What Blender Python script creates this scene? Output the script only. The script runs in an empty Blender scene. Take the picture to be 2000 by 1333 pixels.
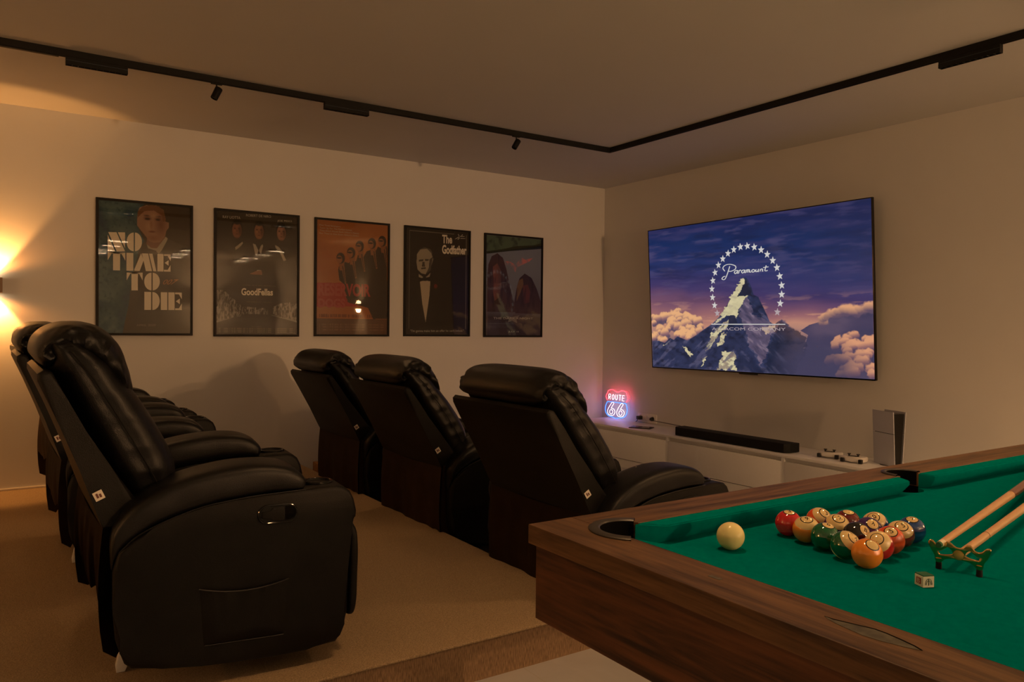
import bpy, bmesh, math, random
import numpy as np
from mathutils import Vector, Matrix, noise
from math import pi, sin, cos, radians

C = bpy.context.scene.collection
SC = bpy.context.scene

# ------------------------------------------------------------ camera
cam_data = bpy.data.cameras.new('camera')
cam = bpy.data.objects.new('camera', cam_data); C.objects.link(cam)
cam_data.sensor_width = 36.0
cam_data.lens = 1503.93 * 36.0 / 2000.0
cam_data.clip_start = 0.02
_r = Vector((0.83257671, -0.55381004, 0.01050951))
_u = Vector((0.00093473, 0.02037803, 0.99979191))
_f = Vector((0.55390897, 0.83239364, -0.01748394))
cam.matrix_world = Matrix(((_r.x, _u.x, -_f.x, 0), (_r.y, _u.y, -_f.y, 0), (_r.z, _u.z, -_f.z, 1.2493), (0, 0, 0, 1)))
SC.camera = cam

# ------------------------------------------------------------ world, exposure
w = bpy.data.worlds.new('world'); SC.world = w; w.use_nodes = True
w.node_tree.nodes['Background'].inputs[0].default_value = (0.02, 0.012, 0.006, 1)
w.node_tree.nodes['Background'].inputs[1].default_value = 0.2
SC.view_settings.view_transform = 'Standard'
SC.view_settings.look = 'None'
SC.view_settings.gamma = 1.0
SC.view_settings.use_curve_mapping = False
SC.view_settings.exposure = 0.0
try:
    SC.cycles.use_denoising = True
    SC.cycles.max_bounces = 8
    SC.cycles.diffuse_bounces = 5
    SC.cycles.sample_clamp_indirect = 4.0
except Exception:
    pass

WARM = (1.0, 0.50, 0.19)
WARM_SOFT = (1.0, 0.53, 0.22)
SCONCE_W = 30.0
BAR_W = 10.0

def spot(name, loc, direction, power, angle, blend, color, size=0.02, parent=None):
    d = bpy.data.lights.new(name, 'SPOT'); d.energy = power; d.color = color
    d.spot_size = radians(angle); d.spot_blend = blend; d.shadow_soft_size = size
    o = bpy.data.objects.new(name, d); C.objects.link(o)
    o.rotation_euler = Vector(direction).to_track_quat('-Z', 'Y').to_euler()
    o.location = loc
    if parent: o.parent = parent
    return o

# ------------------------------------------------------------ materials
def new_mat(name):
    m = bpy.data.materials.new(name); m.use_nodes = True
    return m, m.node_tree, m.node_tree.nodes['Principled BSDF']

def pmat(name, col, rough=0.5, metal=0.0, spec=0.5, noise_amt=0.0, noise_scale=40.0, bump=0.0, bump_scale=200.0, coat=0.0, stretch=(1, 1, 1)):
    m, nt, b = new_mat(name)
    b.inputs['Roughness'].default_value = rough
    b.inputs['Metallic'].default_value = metal
    b.inputs['Specular IOR Level'].default_value = spec
    b.inputs['Coat Weight'].default_value = coat
    b.inputs['Coat Roughness'].default_value = 0.05
    tc = nt.nodes.new('ShaderNodeTexCoord'); mp = nt.nodes.new('ShaderNodeMapping')
    mp.inputs['Scale'].default_value = stretch
    nt.links.new(tc.outputs['Object'], mp.inputs[0])
    n = nt.nodes.new('ShaderNodeTexNoise'); n.inputs['Scale'].default_value = noise_scale; n.inputs['Detail'].default_value = 5
    nt.links.new(mp.outputs[0], n.inputs[0])
    rmp = nt.nodes.new('ShaderNodeValToRGB')
    c = Vector(col)
    k = noise_amt
    rmp.color_ramp.elements[0].color = (*[max(0, x * (1 - k)) for x in c], 1)
    rmp.color_ramp.elements[1].color = (*[min(1, x * (1 + k)) for x in c], 1)
    rmp.color_ramp.elements[0].position = 0.3; rmp.color_ramp.elements[1].position = 0.7
    nt.links.new(n.outputs[0], rmp.inputs[0]); nt.links.new(rmp.outputs[0], b.inputs['Base Color'])
    if bump > 0:
        n2 = nt.nodes.new('ShaderNodeTexNoise'); n2.inputs['Scale'].default_value = bump_scale; n2.inputs['Detail'].default_value = 3
        nt.links.new(mp.outputs[0], n2.inputs[0])
        bp = nt.nodes.new('ShaderNodeBump'); bp.inputs['Strength'].default_value = bump; bp.inputs['Distance'].default_value = 0.002
        nt.links.new(n2.outputs[0], bp.inputs['Height']); nt.links.new(bp.outputs[0], b.inputs['Normal'])
    return m

def emat(name, col, strength=1.0):
    m = bpy.data.materials.new(name); m.use_nodes = True; nt = m.node_tree
    nt.nodes.remove(nt.nodes['Principled BSDF'])
    e = nt.nodes.new('ShaderNodeEmission'); e.inputs[0].default_value = (*col, 1); e.inputs[1].default_value = strength
    nt.links.new(e.outputs[0], nt.nodes['Material Output'].inputs[0])
    return m

def wood_mat(name, dark, light, axis, scale=1.0):
    m, nt, b = new_mat(name)
    b.inputs['Roughness'].default_value = 0.5
    b.inputs['Specular IOR Level'].default_value = 0.35
    tc = nt.nodes.new('ShaderNodeTexCoord'); mp = nt.nodes.new('ShaderNodeMapping')
    s = [16 * scale] * 3; s[axis] = 1.1 * scale
    mp.inputs['Scale'].default_value = s
    nt.links.new(tc.outputs['Object'], mp.inputs[0])
    n = nt.nodes.new('ShaderNodeTexNoise'); n.inputs['Scale'].default_value = 1.4; n.inputs['Detail'].default_value = 7; n.inputs['Roughness'].default_value = 0.6; n.inputs['Distortion'].default_value = 1.3
    nt.links.new(mp.outputs[0], n.inputs[0])
    wv = nt.nodes.new('ShaderNodeTexNoise'); wv.inputs['Scale'].default_value = 9; wv.inputs['Detail'].default_value = 4
    nt.links.new(mp.outputs[0], wv.inputs[0])
    mx = nt.nodes.new('ShaderNodeMath'); mx.operation = 'MULTIPLY_ADD'; mx.inputs[1].default_value = 0.35
    nt.links.new(wv.outputs[0], mx.inputs[0]); nt.links.new(n.outputs[0], mx.inputs[2])
    rmp = nt.nodes.new('ShaderNodeValToRGB')
    rmp.color_ramp.elements[0].position = 0.50; rmp.color_ramp.elements[0].color = (*dark, 1)
    rmp.color_ramp.elements[1].position = 0.82; rmp.color_ramp.elements[1].color = (*light, 1)
    nt.links.new(mx.outputs[0], rmp.inputs[0]); nt.links.new(rmp.outputs[0], b.inputs['Base Color'])
    bp = nt.nodes.new('ShaderNodeBump'); bp.inputs['Strength'].default_value = 0.25; bp.inputs['Distance'].default_value = 0.001
    nt.links.new(wv.outputs[0], bp.inputs['Height']); nt.links.new(bp.outputs[0], b.inputs['Normal'])
    return m

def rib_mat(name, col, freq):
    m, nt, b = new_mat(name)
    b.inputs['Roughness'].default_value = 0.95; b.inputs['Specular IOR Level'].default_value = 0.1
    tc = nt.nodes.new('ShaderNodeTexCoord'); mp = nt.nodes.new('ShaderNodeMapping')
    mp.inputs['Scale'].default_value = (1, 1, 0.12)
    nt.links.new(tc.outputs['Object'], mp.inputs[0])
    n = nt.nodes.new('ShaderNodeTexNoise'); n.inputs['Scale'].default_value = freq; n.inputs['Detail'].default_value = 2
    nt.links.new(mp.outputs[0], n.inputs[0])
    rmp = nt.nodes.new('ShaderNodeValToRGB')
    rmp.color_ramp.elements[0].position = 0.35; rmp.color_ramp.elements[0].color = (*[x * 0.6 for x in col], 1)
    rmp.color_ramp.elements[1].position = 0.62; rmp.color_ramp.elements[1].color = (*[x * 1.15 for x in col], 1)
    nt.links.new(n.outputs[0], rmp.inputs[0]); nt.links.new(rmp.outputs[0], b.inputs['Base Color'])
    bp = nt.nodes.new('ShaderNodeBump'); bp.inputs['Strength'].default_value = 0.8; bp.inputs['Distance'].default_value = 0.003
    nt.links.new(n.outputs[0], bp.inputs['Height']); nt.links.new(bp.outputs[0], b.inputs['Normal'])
    return m

def glass_mat(name, f0=0.04):
    m = bpy.data.materials.new(name); m.use_nodes = True; nt = m.node_tree
    nt.nodes.remove(nt.nodes['Principled BSDF'])
    t = nt.nodes.new('ShaderNodeBsdfTransparent'); t.inputs[0].default_value = (0.97, 0.98, 0.97, 1)
    g = nt.nodes.new('ShaderNodeBsdfGlossy'); g.inputs['Roughness'].default_value = 0.02
    fr = nt.nodes.new('ShaderNodeFresnel'); fr.inputs[0].default_value = 1.5
    mx = nt.nodes.new('ShaderNodeMixShader')
    ge = nt.nodes.new('ShaderNodeNewGeometry'); sb = nt.nodes.new('ShaderNodeMath'); sb.operation = 'SUBTRACT'; sb.inputs[0].default_value = 1.0; sb.use_clamp = True
    mu = nt.nodes.new('ShaderNodeMath'); mu.operation = 'MULTIPLY'
    nt.links.new(ge.outputs['Backfacing'], sb.inputs[1]); nt.links.new(sb.outputs[0], mu.inputs[0]); nt.links.new(fr.outputs[0], mu.inputs[1])
    nt.links.new(mu.outputs[0], mx.inputs[0]); nt.links.new(t.outputs[0], mx.inputs[1]); nt.links.new(g.outputs[0], mx.inputs[2])
    nt.links.new(mx.outputs[0], nt.nodes['Material Output'].inputs[0])
    return m

def attr_mat(name, emission=0.0, rough=0.6):
    m, nt, b = new_mat(name)
    a = nt.nodes.new('ShaderNodeAttribute'); a.attribute_name = 'picture'
    if emission > 0:
        nt.nodes.remove(b)
        e = nt.nodes.new('ShaderNodeEmission'); e.inputs[1].default_value = emission
        nt.links.new(a.outputs[0], e.inputs[0])
        gl = nt.nodes.new('ShaderNodeBsdfGlossy'); gl.inputs['Roughness'].default_value = 0.25; gl.inputs[0].default_value = (0.03, 0.03, 0.03, 1)
        ad = nt.nodes.new('ShaderNodeAddShader')
        nt.links.new(e.outputs[0], ad.inputs[0]); nt.links.new(gl.outputs[0], ad.inputs[1])
        nt.links.new(ad.outputs[0], nt.nodes['Material Output'].inputs[0])
    else:
        b.inputs['Roughness'].default_value = rough
        b.inputs['Specular IOR Level'].default_value = 0.2
        nt.links.new(a.outputs[0], b.inputs['Base Color'])
    return m

M = {}
M['wall'] = pmat('wall_paint', (0.72, 0.72, 0.72), 0.9, spec=0.15, noise_amt=0.015, noise_scale=3, bump=0.12, bump_scale=260)
M['ceiling'] = pmat('ceiling_paint', (0.60, 0.60, 0.59), 0.95, spec=0.1, noise_amt=0.01, noise_scale=2)
M['trim'] = pmat('white_trim', (0.8, 0.77, 0.72), 0.5)
M['leather'] = pmat('black_leather', (0.006, 0.0055, 0.005), 0.45, spec=0.18, noise_amt=0.25, noise_scale=14, bump=0.35, bump_scale=420)
M['leather_soft'] = pmat('black_leather_soft', (0.005, 0.005, 0.0055), 0.38, spec=0.30, noise_amt=0.25, noise_scale=9, bump=0.3, bump_scale=380)
M['skirt'] = pmat('black_skirt_cloth', (0.050, 0.027, 0.013), 0.5, spec=0.25, noise_amt=0.2, noise_scale=12, bump=0.3, bump_scale=300)
M['black_plastic'] = pmat('black_plastic', (0.012, 0.012, 0.012), 0.3)
M['black_matte'] = pmat('black_matte', (0.006, 0.006, 0.006), 0.65, spec=0.25)
M['gloss_black'] = pmat('gloss_black', (0.006, 0.006, 0.006), 0.12, spec=0.35)
M['steel'] = pmat('steel', (0.45, 0.43, 0.4), 0.3, metal=1.0)
M['white_plastic'] = pmat('white_plastic', (0.78, 0.76, 0.74), 0.35)
M['console_white'] = pmat('console_white', (0.50, 0.52, 0.60), 0.4)
M['tag_white'] = pmat('tag_white', (0.75, 0.7, 0.62), 0.8)
M['tag_print'] = pmat('tag_print', (0.12, 0.04, 0.03), 0.8)
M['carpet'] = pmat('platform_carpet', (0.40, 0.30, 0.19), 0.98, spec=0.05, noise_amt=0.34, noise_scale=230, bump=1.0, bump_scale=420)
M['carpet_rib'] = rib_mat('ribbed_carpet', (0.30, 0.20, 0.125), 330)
M['felt'] = pmat('green_cloth', (0.0, 0.165, 0.155), 0.9, spec=0.0, noise_amt=0.06, noise_scale=60, bump=0.25, bump_scale=900)
M['wood_x'] = wood_mat('walnut_along_x', (0.032, 0.014, 0.006), (0.155, 0.080, 0.034), 0)
M['wood_y'] = wood_mat('walnut_along_y', (0.032, 0.014, 0.006), (0.155, 0.080, 0.034), 1)
M['apron_x'] = wood_mat('cherry_along_x', (0.017, 0.005, 0.002), (0.135, 0.050, 0.018), 0, 0.8)
M['apron_y'] = wood_mat('cherry_along_y', (0.017, 0.005, 0.002), (0.135, 0.050, 0.018), 1, 0.8)
M['knot'] = pmat('grey_knot', (0.07, 0.065, 0.045), 0.5, noise_amt=0.5, noise_scale=60)
M['pocket_grey'] = pmat('pocket_rubber', (0.030, 0.026, 0.023), 0.4)
M['pocket_black'] = pmat('pocket_black', (0.003, 0.0025, 0.002), 0.8, spec=.05)
M['cabinet'] = pmat('cabinet_white', (0.86, 0.86, 0.86), 0.4, spec=0.3, noise_amt=0.01)
M['maple'] = pmat('maple_shaft', (0.62, 0.37, 0.18), 0.35, coat=0.3, noise_amt=0.12, noise_scale=18, stretch=(1, 12, 12))
M['cue_brown'] = pmat('cue_brown', (0.16, 0.035, 0.012), 0.25, coat=0.5, noise_amt=0.2, noise_scale=30)
M['ivory'] = pmat('ivory', (0.75, 0.68, 0.5), 0.3)
M['cue_tip'] = pmat('cue_tip_chalked', (0.02, 0.12, 0.06), 0.9)
M['brass'] = pmat('brass', (0.62, 0.42, 0.16), 0.16, metal=1.0)
M['chalk_green'] = pmat('chalk_green', (0.02, 0.11, 0.06), 0.95)
M['chalk_paper'] = pmat('chalk_paper', (0.55, 0.58, 0.48), 0.7)
M['chalk_red'] = pmat('chalk_red', (0.25, 0.02, 0.02), 0.7)
M['chalk_ink'] = pmat('chalk_ink', (0.02, 0.06, 0.04), 0.7)
M['oak_block'] = pmat('oak_block', (0.3, 0.15, 0.05), 0.6, noise_amt=0.25, noise_scale=30, stretch=(1, 1, 6))
M['frame'] = pmat('frame_black', (0.008, 0.007, 0.006), 0.5, spec=.2)
M['pane'] = glass_mat('poster_glass')
M['print'] = attr_mat('poster_print')
M['screen'] = attr_mat('tv_picture', emission=1.0)
M['letter_cream'] = pmat('letter_cream', (0.72, 0.66, 0.58), 0.6)
M['letter_grey'] = pmat('letter_grey', (0.42, 0.40, 0.37), 0.6)
M['letter_dim'] = pmat('letter_dim', (0.16, 0.13, 0.10), 0.6)
M['letter_orange'] = pmat('letter_orange', (0.35, 0.15, 0.05), 0.6)
M['letter_red'] = pmat('letter_red', (0.32, 0.022, 0.016), 0.6)
M['letter_brown'] = pmat('letter_brown', (0.17, 0.06, 0.025), 0.6)
M['screen_white'] = emat('screen_white', (0.60, 0.58, 0.56), 1.0)
M['screen_soft'] = emat('screen_soft', (0.42, 0.34, 0.36), 1.0)
M['neon_red'] = emat('neon_red', (1.0, 0.020, 0.030), 11.0)
M['neon_blue'] = emat('neon_blue', (0.03, 0.14, 1.0), 4.5)
M['neon_white'] = emat('neon_white', (1.0, 0.72, 0.85), 3.2)
M['acrylic'] = glass_mat('clear_acrylic')
M['led'] = emat('led_cell', (1.0, 0.8, 0.55), 45.0)
M['led_dim'] = emat('led_dim', (1.0, 0.8, 0.55), 0.15)
M['led_far'] = emat('led_far', (1.0, 0.66, 0.38), 170.0)
M['sconce_glow'] = emat('sconce_glow', (1.0, 0.75, 0.42), 30.0)
M['sconce_body'] = pmat('sconce_body', (0.25, 0.16, 0.10), 0.5)

# floor tiles
def tile_mat():
    m, nt, b = new_mat('floor_tile')
    b.inputs['Roughness'].default_value = 0.35
    tc = nt.nodes.new('ShaderNodeTexCoord')
    br = nt.nodes.new('ShaderNodeTexBrick'); br.offset = 0.0
    br.inputs['Scale'].default_value = 1.0
    br.inputs['Brick Width'].default_value = 0.8; br.inputs['Row Height'].default_value = 0.8
    br.inputs['Mortar Size'].default_value = 0.002
    br.inputs['Color1'].default_value = (0.57, 0.57, 0.59, 1); br.inputs['Color2'].default_value = (0.54, 0.54, 0.56, 1)
    br.inputs['Mortar'].default_value = (0.5, 0.48, 0.46, 1)
    nt.links.new(tc.outputs['Object'], br.inputs[0])
    n = nt.nodes.new('ShaderNodeTexNoise'); n.inputs['Scale'].default_value = 2.5; n.inputs['Detail'].default_value = 8; n.inputs['Distortion'].default_value = 1.5
    nt.links.new(tc.outputs['Object'], n.inputs[0])
    mx = nt.nodes.new('ShaderNodeMix'); mx.data_type = 'RGBA'; mx.blend_type = 'MULTIPLY'; mx.inputs[0].default_value = 0.35
    nt.links.new(br.outputs[0], mx.inputs[6]); nt.links.new(n.outputs[1], mx.inputs[7])
    rr = nt.nodes.new('ShaderNodeHueSaturation'); rr.inputs['Saturation'].default_value = 0.0
    nt.links.new(n.outputs[1], rr.inputs['Color']); nt.links.new(rr.outputs[0], mx.inputs[7])
    nt.links.new(mx.outputs[2], b.inputs['Base Color'])
    return m
M['tile'] = tile_mat()

# ------------------------------------------------------------ mesh helpers
def obj(name, bm, mats, parent=None, loc=None, smooth=True, rot=None):
    me = bpy.data.meshes.new(name)
    bmesh.ops.recalc_face_normals(bm, faces=bm.faces)
    if smooth:
        for f in bm.faces: f.smooth = True
        for e in bm.edges:
            if len(e.link_faces) == 2:
                if e.calc_face_angle(0) > radians(38): e.smooth = False
    bm.to_mesh(me); bm.free()
    if not isinstance(mats, (list, tuple)): mats = [mats]
    for m in mats: me.materials.append(m)
    o = bpy.data.objects.new(name, me); C.objects.link(o)
    if parent: o.parent = parent
    if loc: o.location = loc
    if rot: o.rotation_euler = rot
    return o

def tag(o, label=None, cat=None, group=None, kind=None):
    if label: o['label'] = label
    if cat: o['category'] = cat
    if group: o['group'] = group
    if kind: o['kind'] = kind
    return o

def thing(name, label, cat, loc=(0, 0, 0), rotz=0, group=None):
    o = bpy.data.objects.new(name, None); C.objects.link(o)
    o.empty_display_size = 0.1
    o.location = loc; o.rotation_euler = (0, 0, rotz)
    return tag(o, label, cat, group)

def copy_tree(o, parent=None):
    c = o.copy(); C.objects.link(c)
    if parent: c.parent = parent
    for ch in list(o.children): copy_tree(ch, c)
    return c

def box(bm, lo, hi, mi=0, bev=0.0, seg=2):
    vs = [bm.verts.new((x, y, z)) for x in (lo[0], hi[0]) for y in (lo[1], hi[1]) for z in (lo[2], hi[2])]
    idx = [(0, 1, 3, 2), (4, 6, 7, 5), (0, 4, 5, 1), (2, 3, 7, 6), (0, 2, 6, 4), (1, 5, 7, 3)]
    fs = [bm.faces.new([vs[i] for i in q]) for q in idx]
    for f in fs: f.material_index = mi
    if bev > 0:
        es = {e for f in fs for e in f.edges}
        r = bmesh.ops.bevel(bm, geom=list(es), offset=bev, segments=seg, affect='EDGES', profile=0.5)
        for f in r['faces']: f.material_index = mi
    return vs

def extr(bm, poly, axis, a, b, mi=0, bev=0.0, seg=3):
    """polygon in the two other axes, extruded along axis from a to b"""
    def P(p, t):
        if axis == 'y': return (p[0], t, p[1])
        if axis == 'x': return (t, p[0], p[1])
        return (p[0], p[1], t)
    A = [bm.verts.new(P(p, a)) for p in poly]; B = [bm.verts.new(P(p, b)) for p in poly]
    fs = [bm.faces.new(A), bm.faces.new(B[::-1])]
    caps = list(fs)
    n = len(poly)
    for i in range(n):
        fs.append(bm.faces.new((A[i], B[i], B[(i + 1) % n], A[(i + 1) % n])))
    for f in fs: f.material_index = mi
    if bev > 0:
        es = {e for f in caps for e in f.edges}
        r = bmesh.ops.bevel(bm, geom=list(es), offset=bev, segments=seg, affect='EDGES', profile=0.5)
        for f in r['faces']: f.material_index = mi

def tube(bm, pts, r, n=10, mi=0, closed=False, caps=True):
    pts = [Vector(p) for p in pts]; N = len(pts)
    rs = r if isinstance(r, (list, tuple)) else [r] * N
    rings = []
    up = None
    for i, p in enumerate(pts):
        if closed: t = (pts[(i + 1) % N] - pts[i - 1])
        else: t = pts[min(i + 1, N - 1)] - pts[max(i - 1, 0)]
        t.normalize()
        if up is None:
            up = t.orthogonal().normalized()
        else:
            up = (up - t * up.dot(t))
            up = up.normalized() if up.length > 1e-6 else t.orthogonal().normalized()
        s = t.cross(up)
        rings.append([bm.verts.new(p + (up * cos(2 * pi * k / n) + s * sin(2 * pi * k / n)) * rs[i]) for k in range(n)])
    m = N if closed else N - 1
    for i in range(m):
        A, B = rings[i], rings[(i + 1) % N]
        for k in range(n):
            f = bm.faces.new((A[k], A[(k + 1) % n], B[(k + 1) % n], B[k])); f.material_index = mi
    if caps and not closed:
        f = bm.faces.new(rings[0][::-1]); f.material_index = mi
        f = bm.faces.new(rings[-1]); f.material_index = mi

def lathe(bm, prof, center=(0, 0, 0), n=32, mi=0, mis=None):
    """profile of (r, z) turned about the vertical through center"""
    cx, cy, cz = center; rings = []
    for r, z in prof:
        if r < 1e-6: rings.append([bm.verts.new((cx, cy, cz + z))])
        else: rings.append([bm.verts.new((cx + r * cos(2 * pi * k / n), cy + r * sin(2 * pi * k / n), cz + z)) for k in range(n)])
    for i in range(len(rings) - 1):
        A, B = rings[i], rings[i + 1]
        for k in range(n):
            k2 = (k + 1) % n
            if len(A) == 1 and len(B) == 1: continue
            if len(A) == 1: f = bm.faces.new((A[0], B[k], B[k2]))
            elif len(B) == 1: f = bm.faces.new((A[k], B[0], A[k2]))
            else: f = bm.faces.new((A[k], B[k], B[k2], A[k2]))
            f.material_index = mis[i] if mis else mi

def spow(v, p): return math.copysign(abs(v) ** p, v)

def resample(st, k):
    """Catmull-Rom through the stations (lists of floats)"""
    out = []
    n = len(st)
    for i in range(n - 1):
        p0, p1, p2, p3 = st[max(i - 1, 0)], st[i], st[i + 1], st[min(i + 2, n - 1)]
        for j in range(k):
            t = j / k
            out.append([0.5 * ((2 * b) + (-a + c) * t + (2 * a - 5 * b + 4 * c - d) * t * t + (-a + 3 * b - 3 * c + d) * t ** 3) for a, b, c, d in zip(p0, p1, p2, p3)])
    out.append(list(st[-1]))
    return out

def cushion(bm, stations, n=40, k=5, pw=0.55, pd=0.75, yc=0.0, disp=None, mi=0):
    """stations: (bx,bz, tx,tz, half_width): ring of inner point b, outer point t in the side view, spread over the width"""
    st = resample([list(map(float, s)) for s in stations], k)
    rings = []
    for i, (bx, bz, tx, tz, hw) in enumerate(st):
        c = Vector(((bx + tx) / 2, 0, (bz + tz) / 2)); h = Vector(((tx - bx) / 2, 0, (tz - bz) / 2))
        ring = []
        for q in range(n):
            a = 2 * pi * q / n
            p = c + h * spow(sin(a), pd) + Vector((0, max(hw, 0.002) * spow(cos(a), pw) + yc, 0))
            if disp:
                d = p - (c + Vector((0, yc, 0)))
                if d.length > 1e-6: p = p + d.normalized() * disp(i / (len(st) - 1), a, p)
            ring.append(bm.verts.new(p))
        rings.append(ring)
    for i in range(len(rings) - 1):
        for q in range(n):
            f = bm.faces.new((rings[i][q], rings[i][(q + 1) % n], rings[i + 1][(q + 1) % n], rings[i + 1][q])); f.material_index = mi
    f = bm.faces.new(rings[0][::-1]); f.material_index = mi
    f = bm.faces.new(rings[-1]); f.material_index = mi
    return st

_txt_cache = {}
def text_faces(s, bold=0.0, shear=0.0, res=3):
    """verts and faces of a line of lettering, scaled to the unit square"""
    key = (s, bold, shear)
    if key in _txt_cache: return _txt_cache[key]
    cu = bpy.data.curves.new('lettering', 'FONT'); cu.body = s; cu.offset = bold; cu.shear = shear; cu.resolution_u = res
    o = bpy.data.objects.new('lettering', cu); C.objects.link(o)
    dg = bpy.context.evaluated_depsgraph_get(); dg.update()
    me = o.evaluated_get(dg).to_mesh()
    vs = [v.co.copy() for v in me.vertices]; fs = [tuple(p.vertices) for p in me.polygons]
    o.evaluated_get(dg).to_mesh_clear()
    bpy.data.objects.remove(o); bpy.data.curves.remove(cu)
    x0 = min(v.x for v in vs); x1 = max(v.x for v in vs); y0 = min(v.y for v in vs); y1 = max(v.y for v in vs)
    vs = [((v.x - x0) / (x1 - x0), (v.y - y0) / (y1 - y0)) for v in vs]
    _txt_cache[key] = (vs, fs)
    return vs, fs

def put_text(bm, s, fn, mi=0, bold=0.0, shear=0.0, res=3):
    """fn maps unit (a, b) to a 3D point"""
    vs, fs = text_faces(s, bold, shear, res)
    V = [bm.verts.new(fn(a, b)) for a, b in vs]
    for f in fs:
        try:
            g = bm.faces.new([V[i] for i in f]); g.material_index = mi
        except ValueError: pass

def quad_fn(q):
    """q: bottom-left, bottom-right, top-left, top-right as 3D points; bilinear"""
    a, b, c, d = [Vector(p) for p in q]
    return lambda s, t: (a * (1 - s) + b * s) * (1 - t) + (c * (1 - s) + d * s) * t

# ------------------------------------------------------------ a picture painted cell by cell onto a fine mesh
class Canvas:
    def __init__(self, nx, ny, col):
        self.nx, self.ny = nx, ny
        u, v = np.meshgrid(np.linspace(0, 1, nx), np.linspace(0, 1, ny))
        self.u, self.v = u, v
        self.c = np.zeros((ny, nx, 3)); self.c[:] = col
        self.rng = np.random.RandomState(7)
    def noise(self, sx, sy, seed=0, octaves=4):
        r = np.random.RandomState(seed); out = np.zeros_like(self.u); amp = 1.0; tot = 0
        for _ in range(octaves):
            gx, gy = int(sx) + 2, int(sy) + 2
            g = r.rand(gy, gx)
            x = self.u * (gx - 1.001); y = self.v * (gy - 1.001)
            xi = x.astype(int); yi = y.astype(int); fx = x - xi; fy = y - yi
            fx = fx * fx * (3 - 2 * fx); fy = fy * fy * (3 - 2 * fy)
            out += amp * ((g[yi, xi] * (1 - fx) + g[yi, xi + 1] * fx) * (1 - fy) + (g[yi + 1, xi] * (1 - fx) + g[yi + 1, xi + 1] * fx) * fy)
            tot += amp; amp *= 0.55; sx *= 2; sy *= 2
        return out / tot
    def inside(self, poly):
        m = np.zeros(self.u.shape, bool); n = len(poly)
        for i in range(n):
            x1, y1 = poly[i]; x2, y2 = poly[(i + 1) % n]
            if y1 == y2: continue
            cond = ((y1 > self.v) != (y2 > self.v))
            m ^= cond & (self.u < (x2 - x1) * (self.v - y1) / (y2 - y1) + x1)
        return m
    def mix(self, mask, col):
        k = np.clip(mask, 0, 1)[..., None]
        self.c = self.c * (1 - k) + np.asarray(col) * k
    def poly(self, poly, col, a=1.0): self.mix(self.inside(poly) * a, col)
    def ell(self, cx, cy, rx, ry, col, a=1.0, soft=0.15):
        d = np.sqrt(((self.u - cx) / rx) ** 2 + ((self.v - cy) / ry) ** 2)
        self.mix(np.clip((1 - d) / soft, 0, 1) * a, col)
    def mesh(self, w, h):
        """grid mesh, x 0..w, z 0..h, facing -y"""
        nx, ny = self.nx, self.ny
        me = bpy.data.meshes.new('picture')
        co = np.zeros((ny, nx, 3)); co[..., 0] = self.u * w; co[..., 2] = self.v * h
        me.vertices.add(nx * ny); me.vertices.foreach_set('co', co.reshape(-1))
        i = np.arange((ny - 1) * (nx - 1)); r = i // (nx - 1); c = i % (nx - 1); a = r * nx + c
        q = np.stack([a, a + 1, a + nx + 1, a + nx], 1).reshape(-1)
        me.loops.add(len(q)); me.loops.foreach_set('vertex_index', q.astype(np.int32))
        me.polygons.add(len(i)); me.polygons.foreach_set('loop_start', (i * 4).astype(np.int32))
        try: me.polygons.foreach_set('loop_total', np.full(len(i), 4, np.int32))
        except Exception: pass
        me.update(calc_edges=True)
        at = me.color_attributes.new('picture', 'FLOAT_COLOR', 'POINT')
        col = np.ones((ny, nx, 4)); col[..., :3] = self.c
        at.data.foreach_set('color', col.reshape(-1))
        return me

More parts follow.
